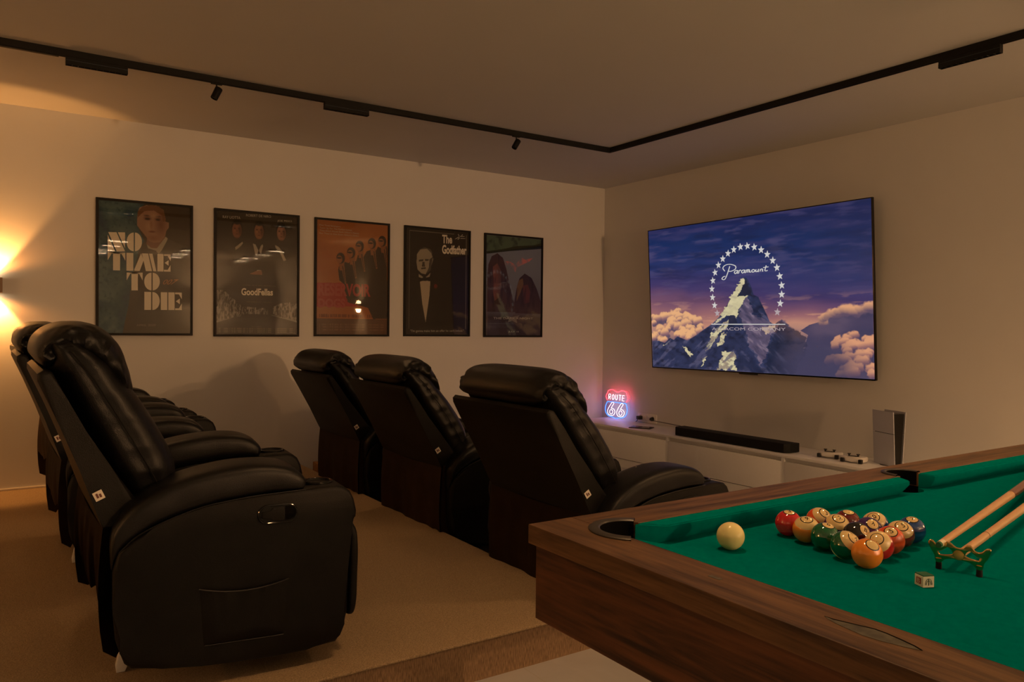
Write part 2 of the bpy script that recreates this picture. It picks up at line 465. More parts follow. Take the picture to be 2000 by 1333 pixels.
def lin(r, g, b):
    f = lambda x: (x / 255 / 12.92) if x / 255 < 0.04045 else ((x / 255 + 0.055) / 1.055) ** 2.4
    return (f(r), f(g), f(b))
TR = {
 'TV': {
  'mount': [(-0,0),(0.004,0.189),(0.041,0.193),(0.075,0.178),(0.106,0.216),(0.127,0.2),(0.148,0.227),(0.177,0.212),(0.201,0.199),(0.241,0.228),(0.285,0.27),(0.335,0.315),(0.373,0.364),(0.403,0.422),(0.433,0.489),(0.455,0.546),(0.473,0.583),(0.487,0.61),(0.497,0.616),(0.507,0.608),(0.52,0.574),(0.53,0.535),(0.536,0.497),(0.556,0.486),(0.566,0.453),(0.582,0.405),(0.594,0.363),(0.604,0.326),(0.623,0.307),(0.639,0.325),(0.655,0.34),(0.67,0.325),(0.689,0.297),(0.713,0.279),(0.731,0.27),(0.743,0.243),(0.755,0.221),(0.76,0.167),(0.736,0.103),(0.699,0.001)],
  'lit1': [(0.497,0.616),(0.487,0.61),(0.462,0.56),(0.433,0.494),(0.403,0.422),(0.377,0.359),(0.343,0.32),(0.354,0.318),(0.395,0.363),(0.421,0.377),(0.435,0.372),(0.452,0.352),(0.46,0.381),(0.471,0.419),(0.495,0.462),(0.511,0.492),(0.482,0.492),(0.468,0.487),(0.465,0.507),(0.482,0.544),(0.493,0.572),(0.5,0.6)],
  'lit2': [(0.395,0.324),(0.424,0.355),(0.409,0.304),(0.372,0.255),(0.345,0.204),(0.318,0.153),(0.294,0.122),(0.303,0.163),(0.322,0.214),(0.342,0.265)],
  'lit3': [(0.386,0.255),(0.402,0.25),(0.382,0.185),(0.363,0.167),(0.358,0.184)],
  'lit4': [(0.385,0.125),(0.435,0.129),(0.443,0.098),(0.451,0.006),(0.35,0.01),(0.361,0.044),(0.375,0.085)],
  'lit5': [(0.27,0.021),(0.284,0.07),(0.302,0.097),(0.297,0.076),(0.279,0.029)],
  'lit6': [(0.067,0.161),(0.106,0.195),(0.088,0.167)],
  'lit7': [(0.184,0.159),(0.196,0.149),(0.225,0.098),(0.223,0.077),(0.195,0.107)],
  'lit8': [(0.574,0.288),(0.623,0.307),(0.616,0.265),(0.587,0.251),(0.571,0.265)],
  'mid1': [(0.499,0.485),(0.509,0.489),(0.535,0.369),(0.604,0.326),(0.623,0.307),(0.599,0.209),(0.579,0.095),(0.558,0.047),(0.542,0.103),(0.512,0.169),(0.493,0.265),(0.473,0.332),(0.467,0.381),(0.477,0.419)],
  'dark1': [(0.5,0.6),(0.493,0.572),(0.482,0.544),(0.468,0.516),(0.466,0.485),(0.48,0.492),(0.511,0.496),(0.53,0.483),(0.522,0.55),(0.51,0.594)],
  'dark2': [(0.424,0.368),(0.438,0.372),(0.456,0.342),(0.459,0.318),(0.409,0.319)],
  'dark3': [(0.623,0.256),(0.655,0.339),(0.689,0.292),(0.731,0.265),(0.755,0.212),(0.748,0.131),(0.699,0.001),(0.578,0.001),(0.586,0.114),(0.606,0.2)],
  'dark4': [(0.456,0.118),(0.505,0.101),(0.565,0.028),(0.597,0),(0.455,0.005)],
  'stars': [(0.362,0.386),(0.35,0.439),(0.341,0.493),(0.339,0.55),(0.345,0.606),(0.357,0.659),(0.375,0.707),(0.397,0.746),(0.423,0.778),(0.451,0.799),(0.482,0.812),(0.514,0.813),(0.545,0.801),(0.575,0.779),(0.601,0.747),(0.624,0.706),(0.641,0.66),(0.652,0.606),(0.659,0.549),(0.658,0.493),(0.651,0.438),(0.638,0.385)],
  'starR': [(0.514,0.813),(0.529,0.811)],
  'textP': [(0.39,0.605),(0.609,0.626),(0.392,0.712),(0.607,0.682),(0.391,0.639),(0.399,0.648)],
  'line': [(0.331,0.315),(0.67,0.311),(0.331,0.309),(0.67,0.306)],
  'sub': [(0.333,0.271),(0.671,0.269),(0.333,0.291),(0.671,0.287)],
  'rcloud': [(1,0),(0.699,0.001),(0.724,0.084),(0.748,0.167),(0.755,0.221),(0.761,0.243),(0.731,0.27),(0.767,0.305),(0.819,0.327),(0.814,0.353),(0.859,0.378),(0.897,0.402),(0.919,0.397),(0.951,0.391),(0.977,0.411),(0.999,0.418)],
  'rc2': [(1,0.017),(0.868,0.006),(0.879,0.067),(0.841,0.082),(0.846,0.126),(0.891,0.137),(0.896,0.163),(0.858,0.17),(0.847,0.196),(0.88,0.231),(0.924,0.244),(0.95,0.232),(0.996,0.224)],
  'lcloud': [(0.004,0.193),(0.008,0.373),(0.036,0.394),(0.053,0.372),(0.105,0.36),(0.13,0.391),(0.164,0.409),(0.188,0.379),(0.228,0.368),(0.251,0.336),(0.282,0.326),(0.335,0.315),(0.285,0.27),(0.241,0.228),(0.201,0.199),(0.148,0.227),(0.106,0.216),(0.075,0.178)],
 },
 'P1': {
  'teal': [(0,1),(0.483,1.002),(0.419,0.931),(0.406,0.829),(0.484,0.713),(0.432,0.655),(0.368,0.467),(0.33,0.308),(0.317,0.224),(0.278,0.093),(0.253,-0.001),(-0,0)],
  'skin': [(0.413,0.931),(0.432,0.969),(0.509,0.992),(0.614,0.994),(0.693,0.966),(0.713,0.911),(0.719,0.874),(0.753,0.871),(0.753,0.829),(0.726,0.804),(0.713,0.761),(0.654,0.712),(0.588,0.704),(0.536,0.715),(0.497,0.751),(0.445,0.794),(0.406,0.829),(0.404,0.884)],
  'hair': [(0.406,0.885),(0.413,0.936),(0.458,0.975),(0.548,0.996),(0.64,0.991),(0.699,0.957),(0.717,0.879),(0.686,0.872),(0.673,0.923),(0.588,0.955),(0.484,0.944),(0.429,0.904)],
  'neck': [(0.51,0.733),(0.713,0.761),(0.72,0.724),(0.641,0.664),(0.562,0.661),(0.507,0.691)],
  'collar': [(0.507,0.691),(0.562,0.661),(0.621,0.663),(0.72,0.757),(0.743,0.742),(0.674,0.647),(0.641,0.619),(0.608,0.644),(0.523,0.659)],
  'suit': [(1.003,0.624),(1,0),(0.253,-0.005),(0.278,0.093),(0.317,0.224),(0.33,0.308),(0.368,0.467),(0.432,0.655),(0.484,0.704),(0.536,0.65),(0.641,0.618),(0.743,0.742),(0.88,0.704),(1.002,0.681)],
  'NO': [(0.095,0.617),(0.458,0.633),(0.095,0.763),(0.458,0.776)],
  'TIME': [(0.095,0.475),(0.774,0.485),(0.095,0.612),(0.774,0.621)],
  'TO': [(0.294,0.327),(0.655,0.335),(0.294,0.464),(0.655,0.473)],
  'DIE': [(0.485,0.18),(0.904,0.184),(0.485,0.32),(0.903,0.323)],
  'o07': [(0.688,0.382),(0.828,0.384),(0.695,0.421),(0.868,0.427)],
  'apr': [(0.401,0.053),(0.61,0.055),(0.401,0.069),(0.61,0.071)],
 },
 'P2': {
  'heads': [(0.242,0.856),(0.512,0.859),(0.794,0.86)],
  'hr': [(0.309,0.859),(0.242,0.782)],
  'c1': [(0.225,0.69),(0.221,0.712),(0.309,0.762),(0.317,0.746),(0.258,0.704)],
  'c2a': [(0.437,0.751),(0.467,0.747),(0.506,0.699),(0.484,0.648),(0.461,0.677)],
  'c2b': [(0.559,0.751),(0.562,0.731),(0.537,0.665),(0.514,0.699),(0.536,0.74)],
  'c3': [(0.713,0.752),(0.761,0.739),(0.808,0.7),(0.856,0.63),(0.825,0.621),(0.777,0.689),(0.722,0.727)],
  'hand': [(0.394,0.5),(0.485,0.528),(0.546,0.534),(0.554,0.499),(0.485,0.495)],
  'cuff': [(0.488,0.536),(0.546,0.533),(0.555,0.497),(0.508,0.5)],
  'n1': [(0.073,0.941),(0.282,0.945),(0.072,0.963),(0.282,0.967)],
  'n2': [(0.352,0.972),(0.661,0.977),(0.352,0.992),(0.661,0.997)],
  'n3': [(0.742,0.946),(0.927,0.952),(0.742,0.966),(0.927,0.971)],
  'title': [(0.298,0.321),(0.69,0.326),(0.298,0.381),(0.69,0.383)],
  'streetL': [(0.002,0.357),(0.084,0.359),(0.217,0.283),(0.352,0.205),(0.352,0.17),(0.004,0.098)],
  'streetR': [(0.688,0.229),(0.782,0.261),(0.996,0.284),(0.999,0.109),(0.689,0.168)],
  'streetC': [(0.322,0.229),(0.626,0.218),(0.627,0.167),(0.322,0.17)],
  'curbL': [(0.004,0.095),(0.292,0.156),(0.292,0.15),(0.004,0.108)],
  'curbR': [(0.673,0.16),(0.999,0.104),(0.998,0.119),(0.673,0.164)],
  'sheen': [(0.653,0.603),(0.991,0.738),(0.994,0.47),(0.779,0.526)],
  'cred': [(0.014,0),(0.992,0),(0.014,0.056),(0.991,0.057)],
 },
 'P3': {
  'heads': [(0.327,0.676),(0.473,0.73),(0.594,0.794),(0.769,0.827),(0.92,0.854)],
  'hr': [(0.389,0.678),(0.328,0.622)],
  'suits': [(0.293,0.566),(0.301,0.599),(0.39,0.645),(0.443,0.636),(0.47,0.669),(0.542,0.655),(0.568,0.716),(0.64,0.69),(0.694,0.753),(0.748,0.765),(0.83,0.768),(0.857,0.802),(0.93,0.782),(0.989,0.817),(1.001,0.143),(0.793,0.141),(0.719,0.241),(0.446,0.282),(0.392,0.348),(0.373,0.447),(0.311,0.479)],
  'leg': [(0.391,0.458),(0.481,0.46),(0.518,0.283),(0.428,0.287)],
  'red': [(0,0.45),(0.373,0.458),(0.752,0.455),(0.754,0.331),(0.537,0.25),(0,0.243)],
  'rt': [(0.024,0.336),(0.754,0.34),(0.024,0.449),(0.752,0.457)],
  'dg': [(0.024,0.232),(0.393,0.235),(0.024,0.314),(0.392,0.317)],
  'band': [(0,0.138),(1.001,0.139),(1,0),(0,0)],
  'names': [(0.03,0.144),(0.793,0.15),(0.03,0.193),(0.793,0.197)],
  'txt': [(0.038,0.868),(0.584,0.881),(0.038,0.961),(0.583,0.957)],
 },
 'P4': {
  'face': [(0.166,0.755),(0.225,0.803),(0.323,0.813),(0.393,0.775),(0.424,0.717),(0.394,0.658),(0.384,0.611),(0.305,0.571),(0.236,0.578),(0.177,0.616),(0.163,0.674)],
  'hair': [(0.162,0.743),(0.195,0.796),(0.284,0.828),(0.383,0.809),(0.419,0.764),(0.353,0.796),(0.245,0.792),(0.196,0.756)],
  'darks': [(0.196,0.704),(0.265,0.712),(0.269,0.695),(0.196,0.686)],
  'darks2': [(0.294,0.715),(0.354,0.715),(0.354,0.701),(0.294,0.697)],
  'mous': [(0.236,0.63),(0.305,0.638),(0.309,0.623),(0.236,0.616)],
  'nose': [(0.255,0.688),(0.285,0.689),(0.295,0.643),(0.245,0.642)],
  'shade': [(0.419,0.741),(0.394,0.658),(0.384,0.611),(0.305,0.571),(0.354,0.634),(0.364,0.715)],
  'shirt': [(0.217,0.504),(0.381,0.512),(0.366,0.365),(0.312,0.119),(0.257,0.293)],
  'bow': [(0.197,0.542),(0.285,0.527),(0.385,0.553),(0.385,0.506),(0.286,0.513),(0.207,0.496)],
  'collar': [(0.197,0.571),(0.266,0.544),(0.236,0.525),(0.197,0.538)],
  'collar2': [(0.384,0.588),(0.305,0.541),(0.365,0.546)],
  'lapelL': [(0.217,0.496),(0.257,0.293),(0.312,0.119),(0.288,0.13),(0.188,0.362)],
  'rose': [(0.465,0.461)],
  'bord': [(0.052,0.974),(0.959,0.968),(0.968,0.066),(0.056,0.064)],
  'the': [(0.563,0.875),(0.726,0.879),(0.563,0.959),(0.725,0.962)],
  'gf': [(0.564,0.775),(0.965,0.782),(0.563,0.863),(0.964,0.868)],
  'hand': [(0.766,0.924),(0.942,0.914),(0.766,0.978),(0.942,0.98)],
  'quote': [(0.076,0.014),(0.931,0.024),(0.076,0.045),(0.93,0.048)],
 },
 'P5': {
  'land': [(0,1),(1,1),(1.001,0.903),(0.411,0.855),(0.013,0.812)],
  'land2': [(0.013,0.812),(0.411,0.855),(1.001,0.903),(1,0.962),(0.843,0.933),(0.546,0.912),(0.321,0.875),(0.1,0.847),(0.008,0.836)],
  'fire': [(0.167,0.755),(0.234,0.768),(0.323,0.752),(0.435,0.748),(0.525,0.719),(0.593,0.77),(0.638,0.809),(0.695,0.779),(0.844,0.801),(0.776,0.762),(0.662,0.729),(0.548,0.695),(0.526,0.645),(0.458,0.706),(0.323,0.715),(0.234,0.719)],
  'h1': [(0.019,0.234),(0.021,0.502),(0.047,0.709),(0.101,0.79),(0.2,0.825),(0.3,0.782),(0.364,0.667),(0.438,0.483),(0.507,0.335),(0.531,0.237)],
  'f1': [(0.124,0.686),(0.201,0.725),(0.268,0.653),(0.281,0.505),(0.238,0.382),(0.161,0.345),(0.122,0.454)],
  'h2': [(0.507,0.335),(0.551,0.485),(0.599,0.584),(0.697,0.638),(0.824,0.595),(0.929,0.477),(0.996,0.365),(0.997,0.226),(0.531,0.224)],
  'f2': [(0.664,0.511),(0.755,0.525),(0.802,0.45),(0.781,0.338),(0.689,0.325)],
  'gold': [(0.551,0.485),(0.595,0.566),(0.663,0.586),(0.675,0.524),(0.619,0.436),(0.552,0.348)],
  'low': [(0.001,0.27),(1.001,0.277),(1,0),(0,0)],
  'l1': [(0.03,0.252),(0.948,0.256),(0.03,0.268),(0.948,0.271)],
  'tdk': [(0.141,0.161),(0.856,0.166),(0.141,0.183),(0.856,0.186)],
  'jul': [(0.409,0.024),(0.597,0.026),(0.409,0.045),(0.596,0.044)],
  'emb': [(0.351,0.199),(0.464,0.187),(0.611,0.206),(0.554,0.168),(0.566,0.125),(0.475,0.15),(0.397,0.131),(0.419,0.168)],
 },
}

# ============================================================ THE ROOM
XW, YW, ZC = 5.103, 6.0, 2.665
X0, Y0 = -3.2, -5.2
PZ, PX, PY = 0.1486, 1.985, 2.302     # platform height, front edge, side edge

def struct(name, lo, hi, m, bev=0.0):
    bm = bmesh.new(); box(bm, lo, hi, bev=bev)
    return tag(obj(name, bm, m, smooth=False), kind='structure')

struct('floor', (X0 - .1, Y0 - .1, -0.1), (XW + .1, YW + .1, 0.0), M['tile'])
struct('ceiling', (X0 - .1, Y0 - .1, ZC), (XW + .1, YW + .1, ZC + .1), M['ceiling'])
struct('wall_left', (X0 - .1, YW, 0.0), (XW + .1, YW + .1, ZC), M['wall'])
struct('wall_right', (XW, Y0 - .1, 0.0), (XW + .1, YW, ZC), M['wall'])
struct('wall_back', (X0 - .1, Y0, 0.0), (X0, YW, ZC), M['wall'])
struct('wall_near', (X0, Y0 - .1, 0.0), (XW, Y0, ZC), M['wall'])

# carpeted platform that carries the back row
plat = thing('floor_platform', 'low beige carpeted platform under the back row of recliners', 'platform')
tag(plat, kind='structure')
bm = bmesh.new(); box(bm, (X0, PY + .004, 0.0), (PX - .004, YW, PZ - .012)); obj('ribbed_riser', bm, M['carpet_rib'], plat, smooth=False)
bm = bmesh.new(); box(bm, (X0, PY, PZ - .012), (PX, YW, PZ), bev=.005); obj('carpet_top', bm, M['carpet'], plat, smooth=False)
bm = bmesh.new(); box(bm, (X0, YW - .012, PZ), (PX - .02, YW, PZ + .014), bev=.003)
tag(obj('baseboard_left', bm, M['trim']), kind='structure')
bm = bmesh.new(); box(bm, (PX + .3, YW - .01, 0), (4.66, YW, .06), bev=.003)
tag(obj('baseboard_front', bm, M['trim']), kind='structure')

# small wooden block by the wall behind the front row
bm = bmesh.new(); box(bm, (2.075, 5.86, 0), (2.25, 5.965, .165), bev=.004)
tag(obj('wooden_block', bm, M['oak_block']), 'small brown wooden block on the floor against the poster wall, just past the platform edge', 'wooden block')

# ============================================================ WALL SCONCES
def sconce(loc, out, label, power, spill=1.0, colors=None, lean=.22, ud=(1.0, 1.0), bk=1.0):
    c_beam, c_spill = colors or (WARM, WARM_SOFT)
    """out: unit vector away from the wall"""
    t = thing('wall_sconce', label, 'wall lamp', loc)
    ox, oy = out
    c = Vector((ox * .055, oy * .055, 0))
    bm = bmesh.new(); box(bm, c - Vector((.05, .05, .048)), c + Vector((.05, .05, .048)), bev=.003)
    obj('lamp_body', bm, M['sconce_body'], t)
    bm = bmesh.new(); box(bm, (-.03 * abs(oy) - (.004 if ox else 0), -.03 * abs(ox) - (.004 if oy else 0), -.03), (.03 * abs(oy) + (.004 if ox else 0), .03 * abs(ox) + (.004 if oy else 0), .03)); obj('wall_plate', bm, M['sconce_body'], t)
    for s in (1, -1):
        bm = bmesh.new(); box(bm, c + Vector((-.022, -.022, s * .0485 - .0006)), c + Vector((.022, .022, s * .0485 + .0006)))
        obj('lamp_window', bm, M['sconce_glow'], t)
        spot('sconce_beam', c + Vector((0, 0, s * .056)), (-ox * .30, -oy * .30, s), power * .55 * bk, 84, .35, c_beam, .012, t)
        spot('sconce_spill', c + Vector((0, 0, s * .06)), (ox * lean, oy * lean, s), power * .75 * spill * (ud[0] if s > 0 else ud[1]), 172, .35, c_spill, .04, t)
    return t
ORANGE = ((1.0, .42, .10), (1.0, .33, .06))
sconce((-.035, YW, 1.487), (0, -1), 'up-and-down wall lamp glowing on the left wall beside the posters', SCONCE_W * .55, 0.65, ORANGE, .22, (1, 1), 3.2)
sconce((XW, -.32, 1.58), (-1, 0), 'up-and-down wall lamp on the television wall beyond the pool table', SCONCE_W, 1.2, ((1.0, .52, .2), (1.0, .52, .21)), .95, (.5, 1.5), 4.0)
sconce((X0, 2.6, 1.58), (1, 0), 'up-and-down wall lamp on the wall behind the back row', SCONCE_W * 3.0, 0.62, ((1.0, .42, .10), (1.0, .47, .16)), .5)
sconce((3.58, Y0, 1.85), (0, 1), 'up-and-down wall lamp on the far wall behind the camera', SCONCE_W, 15.5, (WARM, WARM_SOFT), .9, (.9, 1.1))

# ============================================================ CEILING TRACK
TZ = 2.634
tr = thing('lighting_track', 'thin black lighting track running round the ceiling', 'lighting track', (0, 0, 0))
def run(a, b):
    bm = bmesh.new()
    lo = (min(a[0], b[0]) - .014, min(a[1], b[1]) - .014, TZ - .005); hi = (max(a[0], b[0]) + .014, max(a[1], b[1]) + .014, ZC)
    box(bm, lo, hi, bev=.002)
    if abs(a[0] - b[0]) > abs(a[1] - b[1]):
        box(bm, (lo[0] + .02, a[1] - .004, TZ - .008), (hi[0] - .02, a[1] + .004, TZ - .004))
    else: box(bm, (a[0] - .004, lo[1] + .02, TZ - .008), (a[0] + .004, hi[1] - .02, TZ - .004))
    obj('track_rail', bm, M['black_matte'], tr, smooth=False)
YT, XT = 4.63, 3.985
run((-2.2, YT), (XT, YT)); run((XT, YT - .028), (XT, 1.328)); run((-2.2, 1.3), (XT, 1.3)); run((-2.2, 1.328), (-2.2, YT - .028))
bm = bmesh.new(); box(bm, (-.02, YT - .010, TZ - .011), (.255, YT + .010, TZ - .005)); obj('track_connector', bm, M['black_matte'], tr, smooth=False)

def bar(cx, cy, along, lit, label, length=.29, open_=False):
    t = thing('linear_spotlight', label, 'ceiling light', (cx, cy, 0), 0 if along == 'x' else pi / 2, 'linear track lights')
    bm = bmesh.new(); L = length / 2
    z0 = TZ - .046; z1 = TZ - .005; zl = z0 + .022
    box(bm, (-L, -.016, zl + .001), (L, .016, z1), bev=.0015); obj('housing', bm, M['black_matte'], t, smooth=False)
    bm = bmesh.new()
    box(bm, (-L, -.016, z0), (L, -.0145, zl)); box(bm, (-L, .0145, z0), (L, .016, zl))
    n = 10
    for k in range(n + 1):
        x = -L + .0012 + (2 * L - .0024) * k / n; box(bm, (x - .0012, -.0144, z0), (x + .0012, .0144, zl))
    obj('louvre', bm, M['black_matte'], t, smooth=False)
    if lit:
        bm = bmesh.new()
        for k in range(n):
            x = -L + (2 * L) * (k + .5) / n; (box(bm, (x - .0125, -.014, zl), (x + .0125, .014, zl + .0008)) if not open_ else box(bm, (x - .0125, -.014, z0 - .0008), (x + .0125, .014, z0 - .0001)))
        obj('led_cells', bm, M['led_far'] if open_ else M['led'] if lit > 0 else M['led_dim'], t, smooth=False)
        for k in range(0 if open_ else 3):
            x = -L + (2 * L) * (k + .5) / 3
            spot('bar_beam', (x, 0, z0 - .004), (0, 0, -1), BAR_W * abs(lit), 125, .8, WARM_SOFT, .035, t)
    return t
bar(.43, YT, 'x', -.3, 'black linear spotlight on the ceiling track, above the left end of the poster wall')
bar(1.815, YT, 'x', -.35, 'black linear spotlight on the ceiling track, above the third poster')
bar(XT, 1.94, 'y', -.25, 'black linear spotlight on the ceiling track running in front of the television wall')
bar(1.25, 1.3, 'x', 1.6, 'lit linear spotlight on the ceiling track over the near end of the pool table')
bar(3.25, 1.3, 'x', 1.6, 'lit linear spotlight on the ceiling track over the far end of the pool table')
for y in (-2.1, -3.0, -3.9, -4.7):
    for x in (1.6, 2.9, 4.2): bar(x, y, 'x', .35, 'lit linear spotlight on the ceiling of the area behind the camera', .29, True)['group'] = 'linear lights behind the camera'

def track_spot(cx, cy, rx, ry, label):
    t = thing('track_spotlight', label, 'ceiling light', (cx, cy, 0), 0, 'round track spotlights')
    bm = bmesh.new(); box(bm, (-.03, -.01, TZ - .012), (.03, .01, TZ - .005)); tube(bm, [(0, 0, TZ - .01), (0, 0, TZ - .045)], .0045, 8)
    obj('stem', bm, M['black_matte'], t, smooth=False)
    bm = bmesh.new(); lathe(bm, [(0, -.03), (.016, -.03), (.016, -.036), (.020, -.036), (.021, .03), (.019, .034), (0, .034)], (0, 0, 0), 24)
    obj('lamp_head', bm, M['black_matte'], t, (.0, 0, TZ - .062), rot=(rx, ry, 0))
    return t
track_spot(1.034, YT, .0, .42, 'small round spotlight hanging from the track above the second poster')
track_spot(3.10, YT, .0, .55, 'small round spotlight hanging from the track near the room corner')

# ============================================================ POSTERS
def poster(name, x0, x1, z0, z1, label, paint, letter, yaw=0.0):
    t = thing(name, label, 'framed poster', ((x0 + x1) / 2, YW - .001, z0), yaw, 'framed film posters on the left wall')
    W = x1 - x0; H = z1 - z0; fw = .0165; D = .022
    bm = bmesh.new()
    for lo, hi in (((-W / 2, -D, 0), (-W / 2 + fw, 0, H)), ((W / 2 - fw, -D, 0), (W / 2, 0, H)), ((-W / 2 + fw, -D, 0), (W / 2 - fw, 0, fw)), ((-W / 2 + fw, -D, H - fw), (W / 2 - fw, 0, H))):
        box(bm, lo, hi)
    obj('frame', bm, M['frame'], t, smooth=False)
    pw = W - 2 * fw; ph = H - 2 * fw
    cv = paint(); me = cv.mesh(pw, ph); me.materials.append(M['print'])
    p = bpy.data.objects.new('print', me); C.objects.link(p); p.parent = t; p.location = (-pw / 2, -.011, fw)
    # lettering lies a hair in front of the print
    bms = {}
    def P(uv, k=0): return Vector((-pw / 2 + uv[0] * pw, -.0114 - k * .0002, fw + uv[1] * ph))
    def txt(s, q, m, bold=0.0, shear=0.0, res=3):
        b = bms.setdefault((m, s), bmesh.new())
        put_text(b, s, quad_fn([P(x) for x in q]), 0, bold, shear, res)
    def shp(poly, m, k=0):
        b = bms.setdefault((m, ''), bmesh.new())
        b.faces.new([b.verts.new(P(x, k)) for x in poly])
    letter(txt, shp)
    for (m, _), b in bms.items(): obj('lettering', b, M[m], t, smooth=False)
    bm = bmesh.new(); box(bm, (-pw / 2, -.0175, fw), (pw / 2, -.0155, fw + ph)); obj('glass', bm, M['pane'], t, smooth=False)
    return t

def ucut(poly, q, shp, m):
    """place a unit-square glyph polygon inside the quad q (bl, br, tl, tr)"""
    (ax, ay), (bx, by), (cx, cy), (dx, dy) = q
    shp([((ax * (1 - s) + bx * s) * (1 - t) + (cx * (1 - s) + dx * s) * t, (ay * (1 - s) + by * s) * (1 - t) + (cy * (1 - s) + dy * s) * t) for s, t in poly], m)
def arc(cx, cy, rx, ry, a0, a1, n=14): return [(cx + rx * cos(radians(a0 + (a1 - a0) * i / n)), cy + ry * sin(radians(a0 + (a1 - a0) * i / n))) for i in range(n + 1)]
GLYPH = {  # geometric stencil capitals, each a list of polygons in its own box
    'N': [[(0, 0), (0, .86), (.42, 0)], [(.03, 1), (.5, 1), (1, 0), (.52, 0)], [(.58, 1), (1, 1), (1, .16)]],
    'O': [arc(.46, .5, .46, .5, 90, 270), arc(.54, .5, .46, .5, -90, 90)],
    'T': [[(0, 1), (.26, 1), (.0, .55)], [(.3, 0), (.3, 1), (.7, 1), (.7, 0)], [(.74, 1), (1, 1), (1, .55)], [(.2, .93), (.8, .93), (.8, 1), (.2, 1)]],
    'I': [[(0, 0), (0, 1), (1, 1), (1, 0)]],
    'M': [[(0, 0), (.0, .08), (.30, 1), (.42, .62), (.24, 0)], [(.34, 1), (.62, 1), (.80, 0), (.52, 0)], [(.66, 1), (.82, 1), (1, 0), (.86, 0)]],
    'D': [[(0, 0), (0, 1), (.44, 1), (.44, 0)], [(.52, 0), (.52, 1)] + arc(.55, .5, .45, .5, 90, -90)],
    'E': [[(0, 0), (0, 1), (.46, 1), (.46, 0)], [(.5, 1), (1, 1), (1, .62), (.78, .9), (.5, .9)], [(.5, 0), (1, 0), (1, .38), (.78, .1), (.5, .1)], [(.55, .5), (.85, .66), (.85, .34)]],
}
def word(s, widths, q, shp, m, gap=.05):
    (ax, ay), (bx, by), (cx, cy), (dx, dy) = q
    tot = sum(widths) + gap * (len(s) - 1); x = 0
    for ch, wd in zip(s, widths):
        s0, s1 = x / tot, (x + wd) / tot
        sub = [(ax + (bx - ax) * s0, ay + (by - ay) * s0), (ax + (bx - ax) * s1, ay + (by - ay) * s1), (cx + (dx - cx) * s0, cy + (dy - cy) * s0), (cx + (dx - cx) * s1, cy + (dy - cy) * s1)]
        for g in GLYPH[ch]: ucut(g, sub, shp, m)
        x += wd + gap

def face(cv, cx, cy, rx, ry, skin, dark, hair, light=-1, a=1.0):
    """a plain generic head, lit from one side"""
    cv.ell(cx, cy + ry * .22, rx * 1.06, ry * .95, hair, a, .1)
    cv.ell(cx, cy - ry * .05, rx * .9, ry * .93, skin, a, .12)
    cv.ell(cx - light * rx * .55, cy - ry * .05, rx * .45, ry * .85, dark, a * .8, .8)
    for s in (-1, 1): cv.ell(cx + s * rx * .38, cy + ry * .14, rx * .24, ry * .1, dark, a * .9, .5)
    cv.ell(cx, cy - ry * .12, rx * .13, ry * .22, dark, a * .5, .6)
    cv.ell(cx, cy - ry * .48, rx * .30, ry * .06, dark, a * .8, .5)
    cv.ell(cx + light * rx * .42, cy - ry * .12, rx * .26, ry * .22, tuple(min(1, c * 1.5) for c in skin), a * .6, .9); cv.ell(cx, cy + ry * .38, rx * .4, ry * .16, tuple(min(1, c * 1.3) for c in skin), a * .6, .9)
    cv.ell(cx, cy - ry * .92, rx * .6, ry * .2, dark, a * .5, .8)
    cv.poly([(cx - rx, cy + ry * .45), (cx + rx, cy + ry * .5), (cx + rx * .8, cy + ry * 1.15), (cx - rx * .8, cy + ry * 1.15)], hair, 0)
    cv.ell(cx, cy + ry * .86, rx * .85, ry * .34, hair, a, .3)

def credits(cv, u0, u1, v0, v1, col, rows=4, a=.6, seed=3):
    n = cv.noise(110, 2, seed, 2)
    for r in range(rows):
        va = v0 + (v1 - v0) * (r + .15) / rows; vb = v0 + (v1 - v0) * (r + .75) / rows
        m = (cv.v > va) & (cv.v < vb) & (cv.u > u0) & (cv.u < u1)
        cv.mix(m * (n > .42) * a, col)

